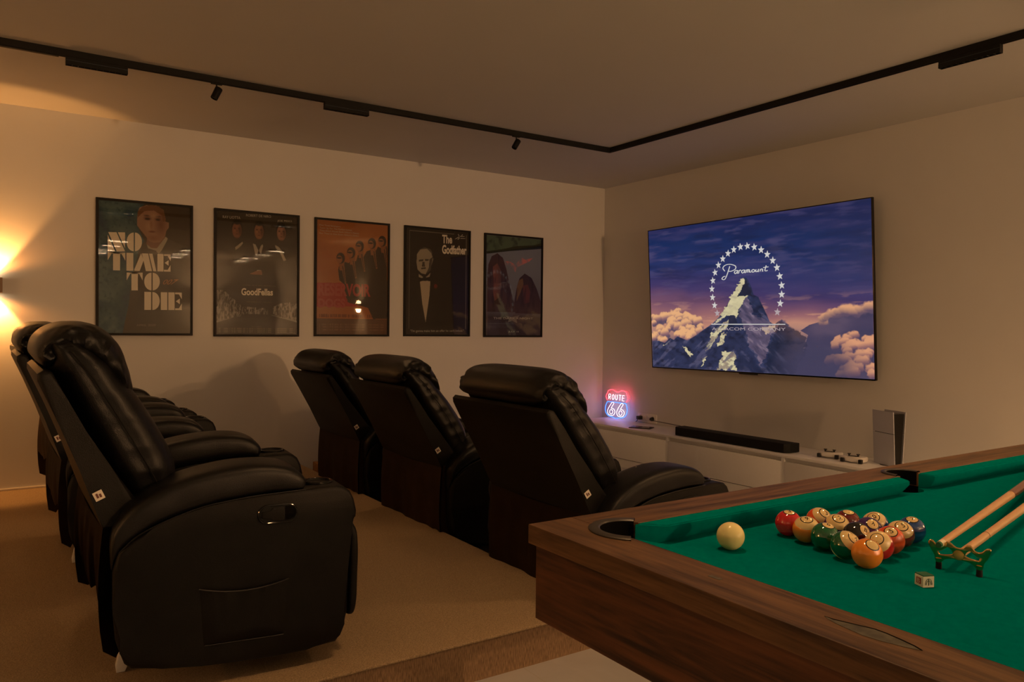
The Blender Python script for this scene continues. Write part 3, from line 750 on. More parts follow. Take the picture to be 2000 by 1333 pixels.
def paint1():
    T = TR['P1']; cv = Canvas(190, 284, (.060, .045, .028))
    n = cv.noise(6, 9, 1); n2 = cv.noise(40, 60, 2)
    cv.mix((cv.v > .82) * .7, (.045, .028, .016))
    teal = cv.inside(T['teal'])
    cv.mix(teal * 1.0, (.040, .085, .115))
    cv.mix(teal * np.clip((n - .45) * 4, 0, 1) * .8, (.095, .155, .18))
    cv.mix(teal * np.clip((n2 - .58) * 6, 0, 1) * .6, (.02, .05, .06))
    cv.mix(teal * np.clip((.42 - n) * 5, 0, 1) * .7, (.03, .045, .11))
    cv.poly(T['suit'], (.070, .058, .040)); cv.mix(cv.inside(T['suit']) * np.clip((cv.noise(8, 6, 9) - .5) * 3, 0, 1) * .5, (.05, .04, .028))
    cv.poly(T['neck'], (.22, .12, .085)); cv.poly(T['skin'], (.30, .17, .12))
    S = T['skin']; cx = sum(p[0] for p in S) / len(S); cy = sum(p[1] for p in S) / len(S)
    m = cv.inside(S)
    def e(dx, dy, rx, ry, c, a, s=.6):
        d = np.sqrt(((cv.u - cx - dx) / rx) ** 2 + ((cv.v - cy - dy) / ry) ** 2); cv.mix(m * np.clip((1 - d) / s, 0, 1) * a, c)
    e(.08, .0, .09, .13, (.14, .055, .035), .75, .9); e(-.07, .042, .055, .024, (.13, .06, .04), .8); e(.045, .042, .05, .023, (.13, .06, .04), .8); e(-.07, .036, .035, .009, (.04, .02, .015), 1, .4); e(.045, .036, .03, .009, (.04, .02, .015), 1, .4); e(-.075, .062, .05, .007, (.09, .045, .03), .9, .5); e(.05, .062, .045, .007, (.09, .045, .03), .9, .5)
    e(-.03, -.01, .02, .035, (.2, .08, .04), .7); e(-.02, -.06, .05, .010, (.14, .045, .03), .9); e(-.06, -.02, .05, .05, (.42, .27, .19), .6, .9); e(0, .07, .07, .03, (.42, .27, .18), .6, .9)
    e(0, -.11, .10, .03, (.2, .08, .04), .6, .9)
    cv.poly(T['hair'], (.16, .075, .035)); cv.poly(T['collar'], (.34, .30, .25))
    cv.mix((cv.v < .01) * .0, (0, 0, 0))
    return cv
def letter1(txt, shp):
    T = TR['P1']
    word('NO', (.55, .5), T['NO'], shp, 'letter_cream'); word('TIME', (.48, .19, .62, .38), T['TIME'], shp, 'letter_cream', .03)
    word('TO', (.5, .5), T['TO'], shp, 'letter_cream'); word('DIE', (.42, .18, .38), T['DIE'], shp, 'letter_cream', .03)
    txt('007', T['o07'], 'letter_orange', .01, .3); txt('APRIL 2020', T['apr'], 'letter_dim')
poster('framed_poster', .549, 1.175, 1.166, 2.113, 'teal poster with suited man and big cream stencil title, leftmost of five', paint1, letter1)

def paint2():
    T = TR['P2']; cv = Canvas(190, 284, (.030, .020, .011))
    cv.mix(np.clip((cv.v - .3) * 1.5, 0, 1) * .7, (.045, .033, .02))
    R = T['hr']; hx = abs(R[0][0] - T['heads'][0][0]); hy = abs(R[1][1] - T['heads'][0][1])
    for (x, y), c in zip(T['heads'], ((.20, .08, .045), (.22, .10, .055), (.26, .12, .08))): face(cv, x, y, hx * 1.0, hy, c, (.05, .022, .013), (.018, .012, .008), -1)
    for k in ('c1', 'c2a', 'c2b', 'c3', 'cuff'): cv.poly(T[k], (.30, .26, .22))
    cv.poly(T['hand'], (.2, .09, .05))
    n = cv.noise(60, 50, 5, 3); n3 = cv.noise(90, 22, 8, 2)
    for k in ('streetL', 'streetR', 'streetC'): cv.mix(cv.inside(T[k]) * np.clip((n - .50) * 14, 0, 1) * .75, (.22, .20, .20)); cv.mix(cv.inside(T[k]) * np.clip((n3 - .57) * 14, 0, 1) * .8, (.33, .30, .28))
    cv.poly(T['curbL'], (.2, .19, .18)); cv.poly(T['curbR'], (.24, .23, .22))
    credits(cv, .03, .97, .012, .055, (.25, .2, .15), 3); credits(cv, .42, .55, .06, .068, (.25, .2, .15), 1)
    credits(cv, .32, .72, .405, .41, (.25, .2, .15), 1); credits(cv, .36, .68, .265, .270, (.22, .17, .12), 1)
    cv.ell(.52, .12, .14, .02, (.12, .11, .10), .0)
    return cv
def letter2(txt, shp):
    T = TR['P2']
    txt('RAY LIOTTA', T['n1'], 'letter_grey'); txt('ROBERT DE NIRO', T['n2'], 'letter_grey'); txt('JOE PESCI', T['n3'], 'letter_grey')
    txt('GoodFellas', T['title'], 'letter_cream', .03)
poster('framed_poster', 1.324, 1.964, 1.160, 2.113, 'dark poster with three lit heads above a city street, second from left', paint2, letter2)

def paint3():
    T = TR['P3']; cv = Canvas(190, 284, (.33, .105, .030))
    cv.mix(np.clip((cv.v - .55) * 2.2, 0, 1), (.40, .15, .045)); cv.mix(np.clip((cv.v - .9) * 10, 0, 1) * .4, (.25, .08, .03))
    n = cv.noise(5, 12, 4); cv.mix(np.clip((n - .5) * 3, 0, 1) * .25, (.25, .07, .025))
    cv.poly(T['band'], (.105, .045, .02)); cv.poly(T['red'], (.30, .022, .014))
    cv.poly(T['suits'], (.040, .024, .013)); cv.poly(T['leg'], (.05, .03, .016))
    R = T['hr']; hx = abs(R[0][0] - T['heads'][0][0]); hy = abs(R[1][1] - T['heads'][0][1])
    for x, y in T['heads']:
        cv.poly([(x - hx * .6, y), (x + hx * .8, y), (x + hx * .9, y - hy * 2), (x - hx * .2, y - hy * 2)], (.24, .09, .035))
        cv.ell(x, y, hx * 1.0, hy * .95, (.036, .02, .011), 1, .1); cv.ell(x - hx * .25, y - hy * .22, hx * .68, hy * .68, (.27, .10, .04), 1, .15)
        cv.ell(x - hx * .3, y + hy * .02, hx * .62, hy * .17, (.03, .016, .01), 1, .3)
        cv.poly([(x + hx * .1, y - hy * 1.2), (x + hx * .75, y - hy * 1.2), (x + hx * 1.3, y - hy * 4.2), (x + hx * 1.0, y - hy * 4.2)], (.24, .10, .045))
        cv.poly([(x + hx * .35, y - hy * 1.3), (x + hx * .55, y - hy * 1.3), (x + hx * 1.15, y - hy * 4.0), (x + hx * 1.0, y - hy * 4.0)], (.035, .02, .012))
    credits(cv, .04, .96, .03, .10, (.20, .10, .05), 3, .5)
    credits(cv, .04, .78, .145, .19, (.12, .04, .018), 1, .7, 6)
    return cv
def letter3(txt, shp):
    T = TR['P3']
    txt('RESERVOIR', T['rt'], 'letter_red', .04); txt('DOGS', T['dg'], 'letter_red', .04)
    a, b, c, d = T['txt']; L = ['Five Total Strangers', 'Team Up For The Perfect Crime.', "They Don't Know Each Other's Name.", "But They've Got Each Other's Color."]
    for i, s in enumerate(L):
        v1 = c[1] - (c[1] - a[1]) * (i / 4); v0 = v1 - (c[1] - a[1]) * .19
        u1 = a[0] + (b[0] - a[0]) * (.52, .82, 1.0, 1.0)[i]
        txt(s, [(a[0], v0), (u1, v0), (a[0], v1), (u1, v1)], 'letter_grey')
poster('framed_poster', 2.088, 2.735, 1.163, 2.112, 'orange and red poster of five dark-suited figures, middle one of five', paint3, letter3)

def paint4():
    T = TR['P4']; cv = Canvas(190, 284, (.022, .014, .009))
    for a, b, c, d in ((0, 0, 1, 1),):
        (x0, y0), (x1, _), _, (_, y1) = T['bord'][3], T['bord'][2], T['bord'][0], T['bord'][0]
        y0 = .04; y1 = T['bord'][0][1]; x0 = T['bord'][0][0]; x1 = T['bord'][1][0]
        e = .004
        m = (((abs(cv.u - x0) < e) | (abs(cv.u - x1) < e)) & (cv.v > y0 + .01) & (cv.v < y1)) | ((abs(cv.v - y1) < e * .6) & (cv.u > x0) & (cv.u < x1) & (cv.u < .76))
        cv.mix(m * .8, (.20, .18, .15))
    cv.poly(T['hair'], (.09, .075, .06)); cv.poly(T['face'], (.30, .26, .21)); cv.poly(T['shade'], (.035, .025, .018), .85)
    for k in ('darks', 'darks2', 'mous', 'nose'): cv.poly(T[k], (.03, .022, .015), .9)
    cv.poly(T['collar'], (.3, .26, .22)); cv.poly(T['collar2'], (.28, .24, .2))
    cv.poly(T['shirt'], (.42, .35, .28)); cv.poly(T['bow'], (.015, .01, .008)); cv.poly(T['lapelL'], (.03, .02, .014))
    x, y = T['rose'][0]; cv.ell(x, y, .035, .028, (.17, .02, .015), 1, .5); cv.ell(x + .005, y - .03, .008, .03, (.03, .04, .015), 1, .5)
    return cv
def letter4(txt, shp):
    T = TR['P4']
    txt('The', T['the'], 'letter_cream', .03); txt('Godfather', T['gf'], 'letter_cream', .035)
    a, b, c, d = T['hand']
    w_, h_ = b[0] - a[0], c[1] - a[1]
    q = lambda x, y: (a[0] + w_ * x, a[1] + h_ * y)
    shp([q(0, .05), q(.12, .05), q(.45, .5), q(.38, .55)], 'letter_grey'); shp([q(.25, .0), q(.35, 0), q(.5, .35), q(.42, .4)], 'letter_grey')
    shp([q(.5, .55), q(.9, .6), q(.95, .7), q(.5, .68)], 'letter_grey'); shp([q(.55, .2), q(1, .25), q(1, .33), q(.55, .32)], 'letter_grey')
    shp([q(.3, 1), q(.37, .98), q(.45, .6), q(.38, .62)], 'letter_grey'); shp([q(.7, 1), q(.78, 1), q(.66, .66), q(.6, .66)], 'letter_grey')
    txt("''I'm gonna make him an offer he can't refuse.''", T['quote'], 'letter_grey')
poster('framed_poster', 2.872, 3.523, 1.165, 2.113, 'nearly black poster of a man in bow tie, fourth from the left', paint4, letter4)

def paint5():  # the cloaked figures are a television reflection painted into the print colour
    T = TR['P5']; cv = Canvas(190, 284, (.20, .225, .31))
    cv.mix(np.clip((.75 - cv.v) * 2, 0, 1), (.15, .155, .21))
    n = cv.noise(14, 16, 11)
    cv.poly(T['land'], (.08, .13, .10)); cv.mix(cv.inside(T['land']) * np.clip((n - .5) * 5, 0, 1), (.03, .05, .045)); cv.poly(T['land2'], (.02, .025, .014))
    cv.mix(cv.inside(T['fire']) * np.clip((n - .3) * 3, 0, 1), (.6, .2, .22)); x, y = T['fire'][1]; cv.ell(x + .01, y - .015, .07, .03, (.55, .17, .05), .8, .8)
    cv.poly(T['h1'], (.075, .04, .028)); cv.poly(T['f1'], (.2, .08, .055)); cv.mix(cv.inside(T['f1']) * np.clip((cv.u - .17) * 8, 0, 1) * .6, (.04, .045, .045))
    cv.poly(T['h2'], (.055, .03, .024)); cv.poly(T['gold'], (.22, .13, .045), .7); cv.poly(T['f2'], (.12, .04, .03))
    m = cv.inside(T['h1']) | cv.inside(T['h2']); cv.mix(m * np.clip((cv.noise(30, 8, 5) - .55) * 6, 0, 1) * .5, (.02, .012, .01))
    cv.mix(np.clip((.28 - cv.v) * 10, 0, 1) * .85, (.045, .022, .016))
    cv.poly(T['emb'], (.22, .2, .19), .8)
    cv.mix(((abs(cv.u - .03) < .006) & (cv.v < .55)) * .6, (.22, .18, .12))
    return cv
def letter5(txt, shp):
    T = TR['P5']
    txt('THE DARK KNIGHT', T['tdk'], 'letter_grey'); txt('JULY 18', T['jul'], 'letter_grey')
poster('framed_poster', 3.672, 4.326, 1.160, 2.109, 'blue-grey poster with a painted-in reflection of two cloaked figures under a flame, rightmost of five', paint5, letter5)

# ============================================================ TELEVISION
TVW, TVH = 2.184, 1.262
tv = thing('television', 'very large wall-mounted television showing a snowy mountain ringed by stars', 'television', (5.03, 4.116, .900), -pi / 2)
tv.rotation_mode = 'XYZ'
lean = math.atan2(.072, TVH)
tv.rotation_euler = Matrix.Rotation(-pi / 2, 3, 'Z').to_4x4().to_euler()
tv.matrix_world = Matrix.Translation((5.03, 4.116, .900)) @ Matrix.Rotation(-lean, 4, 'Y') @ Matrix.Rotation(-.007, 4, 'X') @ Matrix.Rotation(-pi / 2, 4, 'Z')
# local frame: x along the screen to the viewer's right, z up, -y towards the room
bm = bmesh.new(); box(bm, (-TVW / 2, .001, 0), (TVW / 2, .022, TVH), bev=.002); box(bm, (-.55, .022, .25), (.55, .045, .9), bev=.006)
for lo, hi in (((-TVW / 2, -.003, 0), (TVW / 2, .001, .010)), ((-TVW / 2, -.003, TVH - .007), (TVW / 2, .001, TVH)), ((-TVW / 2, -.003, .010), (-TVW / 2 + .007, .001, TVH - .007)), ((TVW / 2 - .007, -.003, .010), (TVW / 2, .001, TVH - .007))): box(bm, lo, hi)
obj('casing', bm, M['gloss_black'], tv, smooth=False)
bm = bmesh.new(); box(bm, (-.09, -.002, -.012), (.09, .012, -.0005), bev=.002); obj('sensor_tab', bm, M['black_plastic'], tv)
bm = bmesh.new(); box(bm, (-.3, .046, .4), (.3, .058, .8)); obj('wall_bracket', bm, M['black_matte'], tv, smooth=False)

def paint_tv():
    T = TR['TV']; cv = Canvas(620, 350, (0, 0, 0)); u, v = cv.u, cv.v
    stops = [(1.0, lin(26, 34, 78)), (.86, lin(24, 42, 88)), (.68, lin(40, 50, 98)), (.52, lin(66, 54, 98)), (.42, lin(112, 76, 100)), (.36, lin(150, 100, 104)), (.31, lin(186, 132, 112)), (.27, lin(176, 128, 112)), (.2, lin(120, 96, 104)), (0, lin(66, 64, 92))]
    vv = np.array([s[0] for s in stops[::-1]]); cc = np.array([s[1] for s in stops[::-1]])
    n = cv.noise(4, 3, 21, 3); vq = np.clip(v + (n - .5) * .12 + (u - .45) * .14 * (v > .28) * np.clip((v - .28) * 4, 0, 1), 0, 1)
    for k in range(3): cv.c[..., k] = np.interp(vq, vv, cc[:, k])
    # high thin cloud
    c1 = cv.noise(5, 22, 3, 5); c2 = cv.noise(10, 40, 14, 4)
    up = np.clip((v - .35) * 3, 0, 1)
    cv.mix(np.clip((c1 - .52) * 4, 0, 1) * .30 * up, lin(84, 70, 108)); cv.mix(np.clip((c2 - .58) * 6, 0, 1) * .26 * up, lin(98, 88, 124))
    cv.mix(np.clip((.46 - c1) * 5, 0, 1) * .45 * up, lin(22, 28, 58))
    cv.mix(np.clip((u - .55) * 2, 0, 1) * np.clip((v - .42) * 4, 0, 1) * .45, lin(24, 38, 74))
    cv.mix(np.clip((c2 - .54) * 8, 0, 1) * np.clip(1 - abs(v - .36) * 7, 0, 1) * .6, lin(206, 148, 118))
    def puffs(poly, seed, cnt, r0, r1, lit, mid, dark):
        rs = random.Random(seed); xs = [p[0] for p in poly]; ys = [p[1] for p in poly]; L = []
        while len(L) < cnt:
            x = rs.uniform(min(xs), max(xs)); y = rs.uniform(min(ys), max(ys)); ins = False
            for i in range(len(poly)):
                (x1, y1), (x2, y2) = poly[i], poly[(i + 1) % len(poly)]
                if (y1 > y) != (y2 > y) and x < (x2 - x1) * (y - y1) / (y2 - y1) + x1: ins = not ins
            if ins: L.append((x, y, rs.uniform(r0, r1)))
        L.sort(key=lambda q: -q[1])
        for x, y, r in L:
            d = np.sqrt((u - x) ** 2 + ((v - y) / 1.5) ** 2) / r
            d = d + (cv_n - .5) * .8
            s = np.clip((-(u - x) * .35 + (v - y)) / r * .7 + .45, 0, 1)
            col = np.where(s[..., None] > .5, mid + (np.array(lit) - mid) * ((s - .5) * 2)[..., None], dark + (np.array(mid) - dark) * (s * 2)[..., None])
            k = np.clip((1 - d) * 5, 0, 1)[..., None] * .92
            cv.c = cv.c * (1 - k) + col * k
    cv_n = cv.noise(50, 34, 77, 3)
    mid = np.array(lin(146, 104, 106)); dark = np.array(lin(84, 70, 92)); lit = lin(226, 170, 122)
    puffs(T['lcloud'], 5, 60, .016, .034, lit, mid, dark)
    m = cv.inside(T['rcloud']); nb = cv.noise(7, 9, 41, 4)
    cv.mix(m * 1.0, lin(70, 62, 88)); cv.mix(m * np.clip((nb - .5) * 4, 0, 1) * .6, lin(96, 80, 100)); cv.mix(m * np.clip((.46 - nb) * 5, 0, 1) * .6, lin(54, 54, 82))
    edge = T['rcloud'][8:]
    rs = random.Random(9)
    for i in range(len(edge) - 1):
        for j in range(5):
            t = (j + rs.random()) / 5; x = edge[i][0] * (1 - t) + edge[i + 1][0] * t; y = edge[i][1] * (1 - t) + edge[i + 1][1] * t - .012
            d = np.sqrt((u - x) ** 2 + ((v - y) / 1.3) ** 2) / rs.uniform(.014, .03) + (cv_n - .5) * .9
            s = np.clip((v - y) / .02 * .5 + .5, 0, 1)[..., None]
            k = np.clip((1 - d) * 3, 0, 1)[..., None] * .8
            cv.c = cv.c * (1 - k) + (np.array(lin(92, 74, 94)) * (1 - s) + np.array(lin(214, 156, 116)) * s) * k
    puffs(T['rc2'], 8, 46, .018, .034, lin(212, 150, 114), np.array(lin(150, 104, 100)), np.array(lin(86, 68, 90)))
    # the mountain
    def rot(ax, ay, sx, sy, seed, oc=4):
        uu, vv_ = (u * ax + v * ay), (-u * ay + v * ax)
        ou, ov = cv.u, cv.v
        cv.u = (uu - uu.min()) / (uu.max() - uu.min()); cv.v = (vv_ - vv_.min()) / (vv_.max() - vv_.min())
        r_ = cv.noise(sx, sy, seed, oc); cv.u, cv.v = ou, ov
        return r_
    mt = cv.inside(T['mount']); nr = cv.noise(34, 40, 17, 5)
    sl = rot(.6, .8, 14, 60, 51); sr = rot(.55, -.84, 14, 64, 52)      # streaks running down either flank
    side = np.clip((u - .47) * 14 + .5, 0, 1); st = sl * (1 - side) + sr * side
    ridge = 1 - abs(st - .5) * 5; ridge = np.clip(ridge, 0, 1)
    base = np.array(lin(42, 48, 78)); k = mt[..., None] * 1.0
    tex = base * (0.40 + .9 * nr[..., None] + .5 * (st[..., None] - .3)); fade = np.clip((.74 - u + (nb - .5) * .2) * 9, 0, 1)[..., None]
    cv.c = cv.c * (1 - k * fade) + tex * k * fade
    warp = (cv.noise(60, 60, 61, 3) - .5) * .030, (cv.noise(60, 60, 62, 3) - .5) * .030
    def rough(key):
        ou, ov = cv.u, cv.v; cv.u = u + warp[0]; cv.v = v + warp[1]; m_ = cv.inside(T[key]); cv.u, cv.v = ou, ov; return m_
    def rock(key, col, lo=.75, hi=.5, a=1.0, seed=2, hole=0.0):
        mm = rough(key) * a * (1 - np.clip((st - .60) * 14, 0, 1) * hole); mm = mm[..., None]; q = (cv.noise(46, 40, seed, 4) * .5 + st * .5)[..., None]
        cv.c = cv.c * (1 - mm) + np.array(col) * (lo + hi * q) * mm
    cv.mix(mt * np.clip((st - .56) * 9, 0, 1) * .5, lin(92, 88, 116)); cv.mix(mt * np.clip((.42 - nr) * 9, 0, 1) * .55, lin(24, 28, 48))
    rock('mid1', lin(98, 86, 112), .35, .95, .85, 5, .2)
    cv.mix(rough('mid1') * np.clip((st - .55) * 9, 0, 1) * .5, lin(142, 122, 138)); cv.mix(rough('mid1') * np.clip((.43 - st) * 9, 0, 1) * .6, lin(52, 52, 78))
    rock('dark3', lin(32, 38, 60), .45, 1.0, .75); rock('dark4', lin(34, 40, 66), .5, .9, .6)
    cv.mix(rough('dark3') * np.clip((st - .57) * 8, 0, 1) * .4, lin(78, 76, 100))
    for i, key in enumerate(('lit1', 'lit2', 'lit3', 'lit4', 'lit5', 'lit6', 'lit7', 'lit8')):
        rock(key, lin(212, 200, 158) if key != 'lit8' else lin(190, 162, 142), .62, .62, .96, 30 + i, .25 if key == 'lit1' else .8)
    for key in ('lit2', 'lit4', 'lit3'): cv.mix(rough(key) * np.clip((nr - .54) * 12, 0, 1) * .7, lin(120, 100, 98))
    cv.mix(rough('lit1') * np.clip((.40 - nr) * 8, 0, 1) * .5, lin(160, 146, 130))
    rock('dark1', lin(38, 40, 60), .5, .9); rock('dark2', lin(42, 44, 66), .5, .9)
    mist = np.clip(1 - np.sqrt(((u - .80) / .2) ** 2 + ((v - .04) / .22) ** 2), 0, 1)
    cv.mix(np.clip(mist * 1.6, 0, .85), lin(66, 62, 88))
    return cv
cv = paint_tv(); me = cv.mesh(TVW - .014, TVH - .017); me.materials.append(M['screen'])
scr = bpy.data.objects.new('screen', me); C.objects.link(scr); scr.parent = tv; scr.location = (-TVW / 2 + .007, -.0005, .010)
SW, SH = TVW - .014, TVH - .017
def SP(p): return Vector((-TVW / 2 + .007 + p[0] * SW, -.0012, .010 + p[1] * SH))
T = TR['TV']; bm = bmesh.new()
r = abs(T['starR'][1][0] - T['starR'][0][0]) * SW
for i, p in enumerate(T['stars']):
    faint = i in (0, 21); c = SP(p); ang = .12 * math.sin(i)
    vs = [bm.verts.new(c + Vector((sin(ang + pi * q / 5), 0, cos(ang + pi * q / 5))) * (r * (1.0 if q % 2 == 0 else .42))) for q in range(10)]
    f = bm.faces.new(vs); f.material_index = 1 if faint else 0
a, b, c, d = T['line']; bm.faces.new([bm.verts.new(SP(q)) for q in (c, d, b, a)])
put_text(bm, 'A VIACOM COMPANY', quad_fn([SP(q) for q in T['sub']]), 1, .0)
o = obj('logo_lettering', bm, [M['screen_white'], M['screen_soft']], scr.parent, smooth=False)
# flowing script: drawn as strokes
bm = bmesh.new()
q0 = T['textP']  # P bottom-left, baseline right, P top-left, t top-right
fn = quad_fn([SP(q) for q in q0[:4]])
def script(paths, wd=.0036):
    for path in paths:
        pts = resample([list(map(float, p)) for p in path], 6)
        P3 = [fn(x * 1.10, y) for x, y in pts]
        L = []; R = []
        for i, p in enumerate(P3):
            t = (P3[min(i + 1, len(P3) - 1)] - P3[max(i - 1, 0)]); t.normalize()
            nrm = Vector((-t.z, 0, t.x)); ww = wd * (.75 + .6 * abs(t.z)); L.append(bm.verts.new(p + nrm * ww)); R.append(bm.verts.new(p - nrm * ww))
        for i in range(len(L) - 1):
            try: bm.faces.new((L[i], L[i + 1], R[i + 1], R[i]))
            except ValueError: pass
S_ = []
S_.append([(.16, .86), (.13, .55), (.09, .2), (.05, .02), (.0, .08), (.03, .2), (.07, .22)])
S_.append([(.06, .55), (.02, .75), (.07, .93), (.17, .99), (.27, .88), (.27, .66), (.18, .52), (.12, .56)])
def hump(x, w_): return [(x, .52), (x - .003, .34), (x - .012, .30)]
def lett_a(x): return [[(x + .06, .54), (x + .03, .56), (x, .44), (x + .02, .33), (x + .05, .42), (x + .065, .56), (x + .06, .36), (x + .08, .34)]]
S_ += lett_a(.25)
S_.append([(.345, .56), (.335, .34)]); S_.append([(.338, .48), (.365, .57), (.385, .52)])
S_ += lett_a(.39)
for k, x0 in enumerate((.485, .515, .545)):
    S_.append([(x0, .56), (x0 - .008, .34)])
S_.append([(.478, .46), (.5, .57), (.512, .54)]); S_.append([(.508, .46), (.53, .57), (.542, .54)]); S_.append([(.545, .55), (.55, .36), (.575, .36)])
S_.append([(.62, .56), (.59, .5), (.59, .38), (.61, .33), (.64, .4), (.64, .5), (.62, .56)])
S_.append([(.67, .56), (.66, .4), (.675, .34), (.70, .4), (.715, .56), (.705, .36), (.72, .34)])
S_.append([(.75, .56), (.74, .34)]); S_.append([(.744, .46), (.77, .57), (.79, .52), (.78, .36), (.80, .35)])
S_.append([(.86, .92), (.84, .6), (.83, .4), (.85, .34), (.88, .38)]); S_.append([(.80, .70), (.90, .76)])
script(S_)
obj('logo_script', bm, M['screen_white'], scr.parent, smooth=False)

# ============================================================ TV CABINETS
CT = .36; CX0, CX1 = 4.66, 5.10
seams = [5.90, 4.645, 3.495, 2.345, 1.2]
names = ['leftmost white low cabinet under the glowing neon sign', 'white low cabinet under the soundbar and the left part of the television', 'white low cabinet in front of the game controllers, partly behind the pool table', 'white low cabinet at the right end of the row, hidden low behind the pool table']
for i in range(4):
    y1, y0 = seams[i] - .0015, seams[i + 1] + .0015; yc = (y0 + y1) / 2; hw = (y1 - y0) / 2
    t = thing('low_cabinet', names[i], 'cabinet', (CX0, yc, 0), 0, 'row of white low cabinets')
    bm = bmesh.new(); box(bm, (.030, -hw, .075), (CX1 - CX0, hw, CT - .0185)); box(bm, (.002, -hw, .075), (.030, -hw + .010, CT - .0185)); box(bm, (.002, hw - .010, .075), (.030, hw, CT - .0185)); box(bm, (.006, -hw, 0), (CX1 - CX0 - .02, hw, .0735)); obj('cabinet_body', bm, M['cabinet'], t, smooth=False)
    bm = bmesh.new(); box(bm, (.001, -hw + .0125, .079), (.0178, hw - .0125, .312), bev=.0012); obj('drawer_front', bm, M['cabinet'], t)
bm = bmesh.new(); box(bm, (CX0 - .002, 1.2, CT - .018), (CX1, 5.90, CT), bev=.0015)
tag(obj('cabinet_top', bm, M['cabinet']), 'long white top board running over the row of low cabinets', 'cabinet top')

# ------------------------------------------------------------ soundbar
t = thing('soundbar', 'long black soundbar on the white cabinets below the television', 'soundbar', (4.775, 4.06, CT))
bm = bmesh.new(); extr(bm, [(-.065, .535), (-.03, .565), (.075, .565), (.075, -.565), (-.03, -.565), (-.065, -.535)], 'z', .004, .070, bev=.003); obj('grille_body', bm, M['black_matte'], t)
for y in (.44, -.44):
    bm = bmesh.new(); box(bm, (-.05, y - .02, 0), (.06, y + .02, .0038)); obj('rubber_pad', bm, M['black_plastic'], t, smooth=False)

# ------------------------------------------------------------ wall socket with plugs
t = thing('wall_socket', 'white multiple wall socket with two black plugs above the cabinets', 'socket', (XW, 5.335, .405))
bm = bmesh.new(); box(bm, (-.012, -.125, -.042), (-.0005, .125, .042), bev=.003)
obj('socket_plate', bm, M['white_plastic'], t)
for y in (.08, 0, -.08):
    bm = bmesh.new(); lathe(bm, [(.021, -.001), (.024, .003), (.027, .003), (.028, 0)], (0, 0, 0), 24)
    obj('outlet', bm, M['white_plastic'], t, (-.0122, y, 0), rot=(0, -pi / 2, 0))
bm = bmesh.new(); box(bm, (-.055, .055, -.018), (-.0125, .105, .016), bev=.006); tube(bm, [(-.045, .08, 0), (-.055, .085, -.02), (-.05, .10, -.038), (-.035, .13, -.041)], .0035, 8)
tag(obj('neon_adapter', bm, M['black_plastic'], None, (XW, 5.335, .405)), 'black plug adapter in the left outlet of the wall socket', 'plug')
bm = bmesh.new(); lathe(bm, [(0, -.002), (.018, -.002), (.018, .018), (.012, .032), (0, .034)], (0, 0, 0), 20)
bmesh.ops.rotate(bm, verts=bm.verts, cent=(0, 0, 0), matrix=Matrix.Rotation(-pi / 2, 3, 'Y')); bmesh.ops.translate(bm, verts=bm.verts, vec=(-.0145, -.08, 0))
tube(bm, resample([[-.045, -.08, 0.], [-.06, -.10, -.004], [-.055, -.30, -.012], [-.06, -.55, -.02], [-.10, -.70, -.022], [-.17, -.72, -.022]], 5), .0032, 8)
tag(obj('soundbar_plug', bm, M['black_plastic'], None, (XW, 5.335, .405)), 'black plug with a cord running right to the soundbar', 'plug')

# ------------------------------------------------------------ slim black tablet on the cabinet
t = thing('tablet', 'thin black tablet lying on the cabinet in front of the wall socket', 'tablet', (4.80, 5.10, CT), radians(28))
bm = bmesh.new(); box(bm, (-.06, -.10, .0005), (.06, .10, .008), bev=.003); obj('tablet_body', bm, M['black_plastic'], t)
bm = bmesh.new(); box(bm, (-.053, -.092, .0081), (.053, .092, .0086)); obj('tablet_screen', bm, M['gloss_black'], t, smooth=False)

# ------------------------------------------------------------ neon sign
t = thing('neon_sign', 'red, white and blue neon shield sign on the left end of the white cabinets', 'neon sign', (5.045, 5.715, CT), -pi / 2)
t.rotation_euler = (radians(0), 0, -pi / 2)
NW, NH = .35, .29
def NP(x, y, d=-.012): return Vector((x * NW, d + y * .02, .004 + y * NH))
shield = [(-.46, 1.0), (-.5, .72), (-.47, .55), (-.5, .35), (-.44, .12), (-.25, 0), (0, -.0), (.25, 0), (.44, .12), (.5, .35), (.47, .55), (.5, .72), (.46, 1.0), (.25, 1.04), (0, 1.0), (-.25, 1.04)]
bm = bmesh.new()
A = [bm.verts.new(NP(x * 1.1, y * 1.0, .0)) for x, y in shield]; B = [bm.verts.new(NP(x * 1.1, y * 1.0, .005)) for x, y in shield]
bm.faces.new(A); bm.faces.new(B[::-1])
for i in range(len(A)): bm.faces.new((A[i], B[i], B[(i + 1) % len(A)], A[(i + 1) % len(A)]))
obj('acrylic_plate', bm, M['acrylic'], t, smooth=False)
def neon(name, paths, m, r=.0032):
    bm = bmesh.new()
    for pts, closed in paths:
        P = [list(map(float, p)) for p in pts]
        if closed: P = P + [P[0]]
        R = resample(P, 5)
        if closed: R = R[:-1]
        tube(bm, [NP(x, y) for x, y in R], r, 8, closed=closed)
    obj(name, bm, M[m], t)
neon('red_tube', [([(-.40, .60), (-.46, .72), (-.40, .86), (-.36, .93), (-.20, .97), (-.08, .92), (0, .90), (.08, .92), (.20, .97), (.36, .93), (.40, .86), (.46, .72), (.40, .60)], False)], 'neon_red', .0034)
neon('blue_tube', [([(-.38, .545), (-.43, .46), (-.46, .32), (-.42, .17), (-.30, .07), (-.12, .04), (0, .015), (.12, .04), (.30, .07), (.42, .17), (.46, .32), (.43, .46), (.38, .545), (.2, .55), (0, .55), (-.2, .55)], True)], 'neon_blue', .0034)
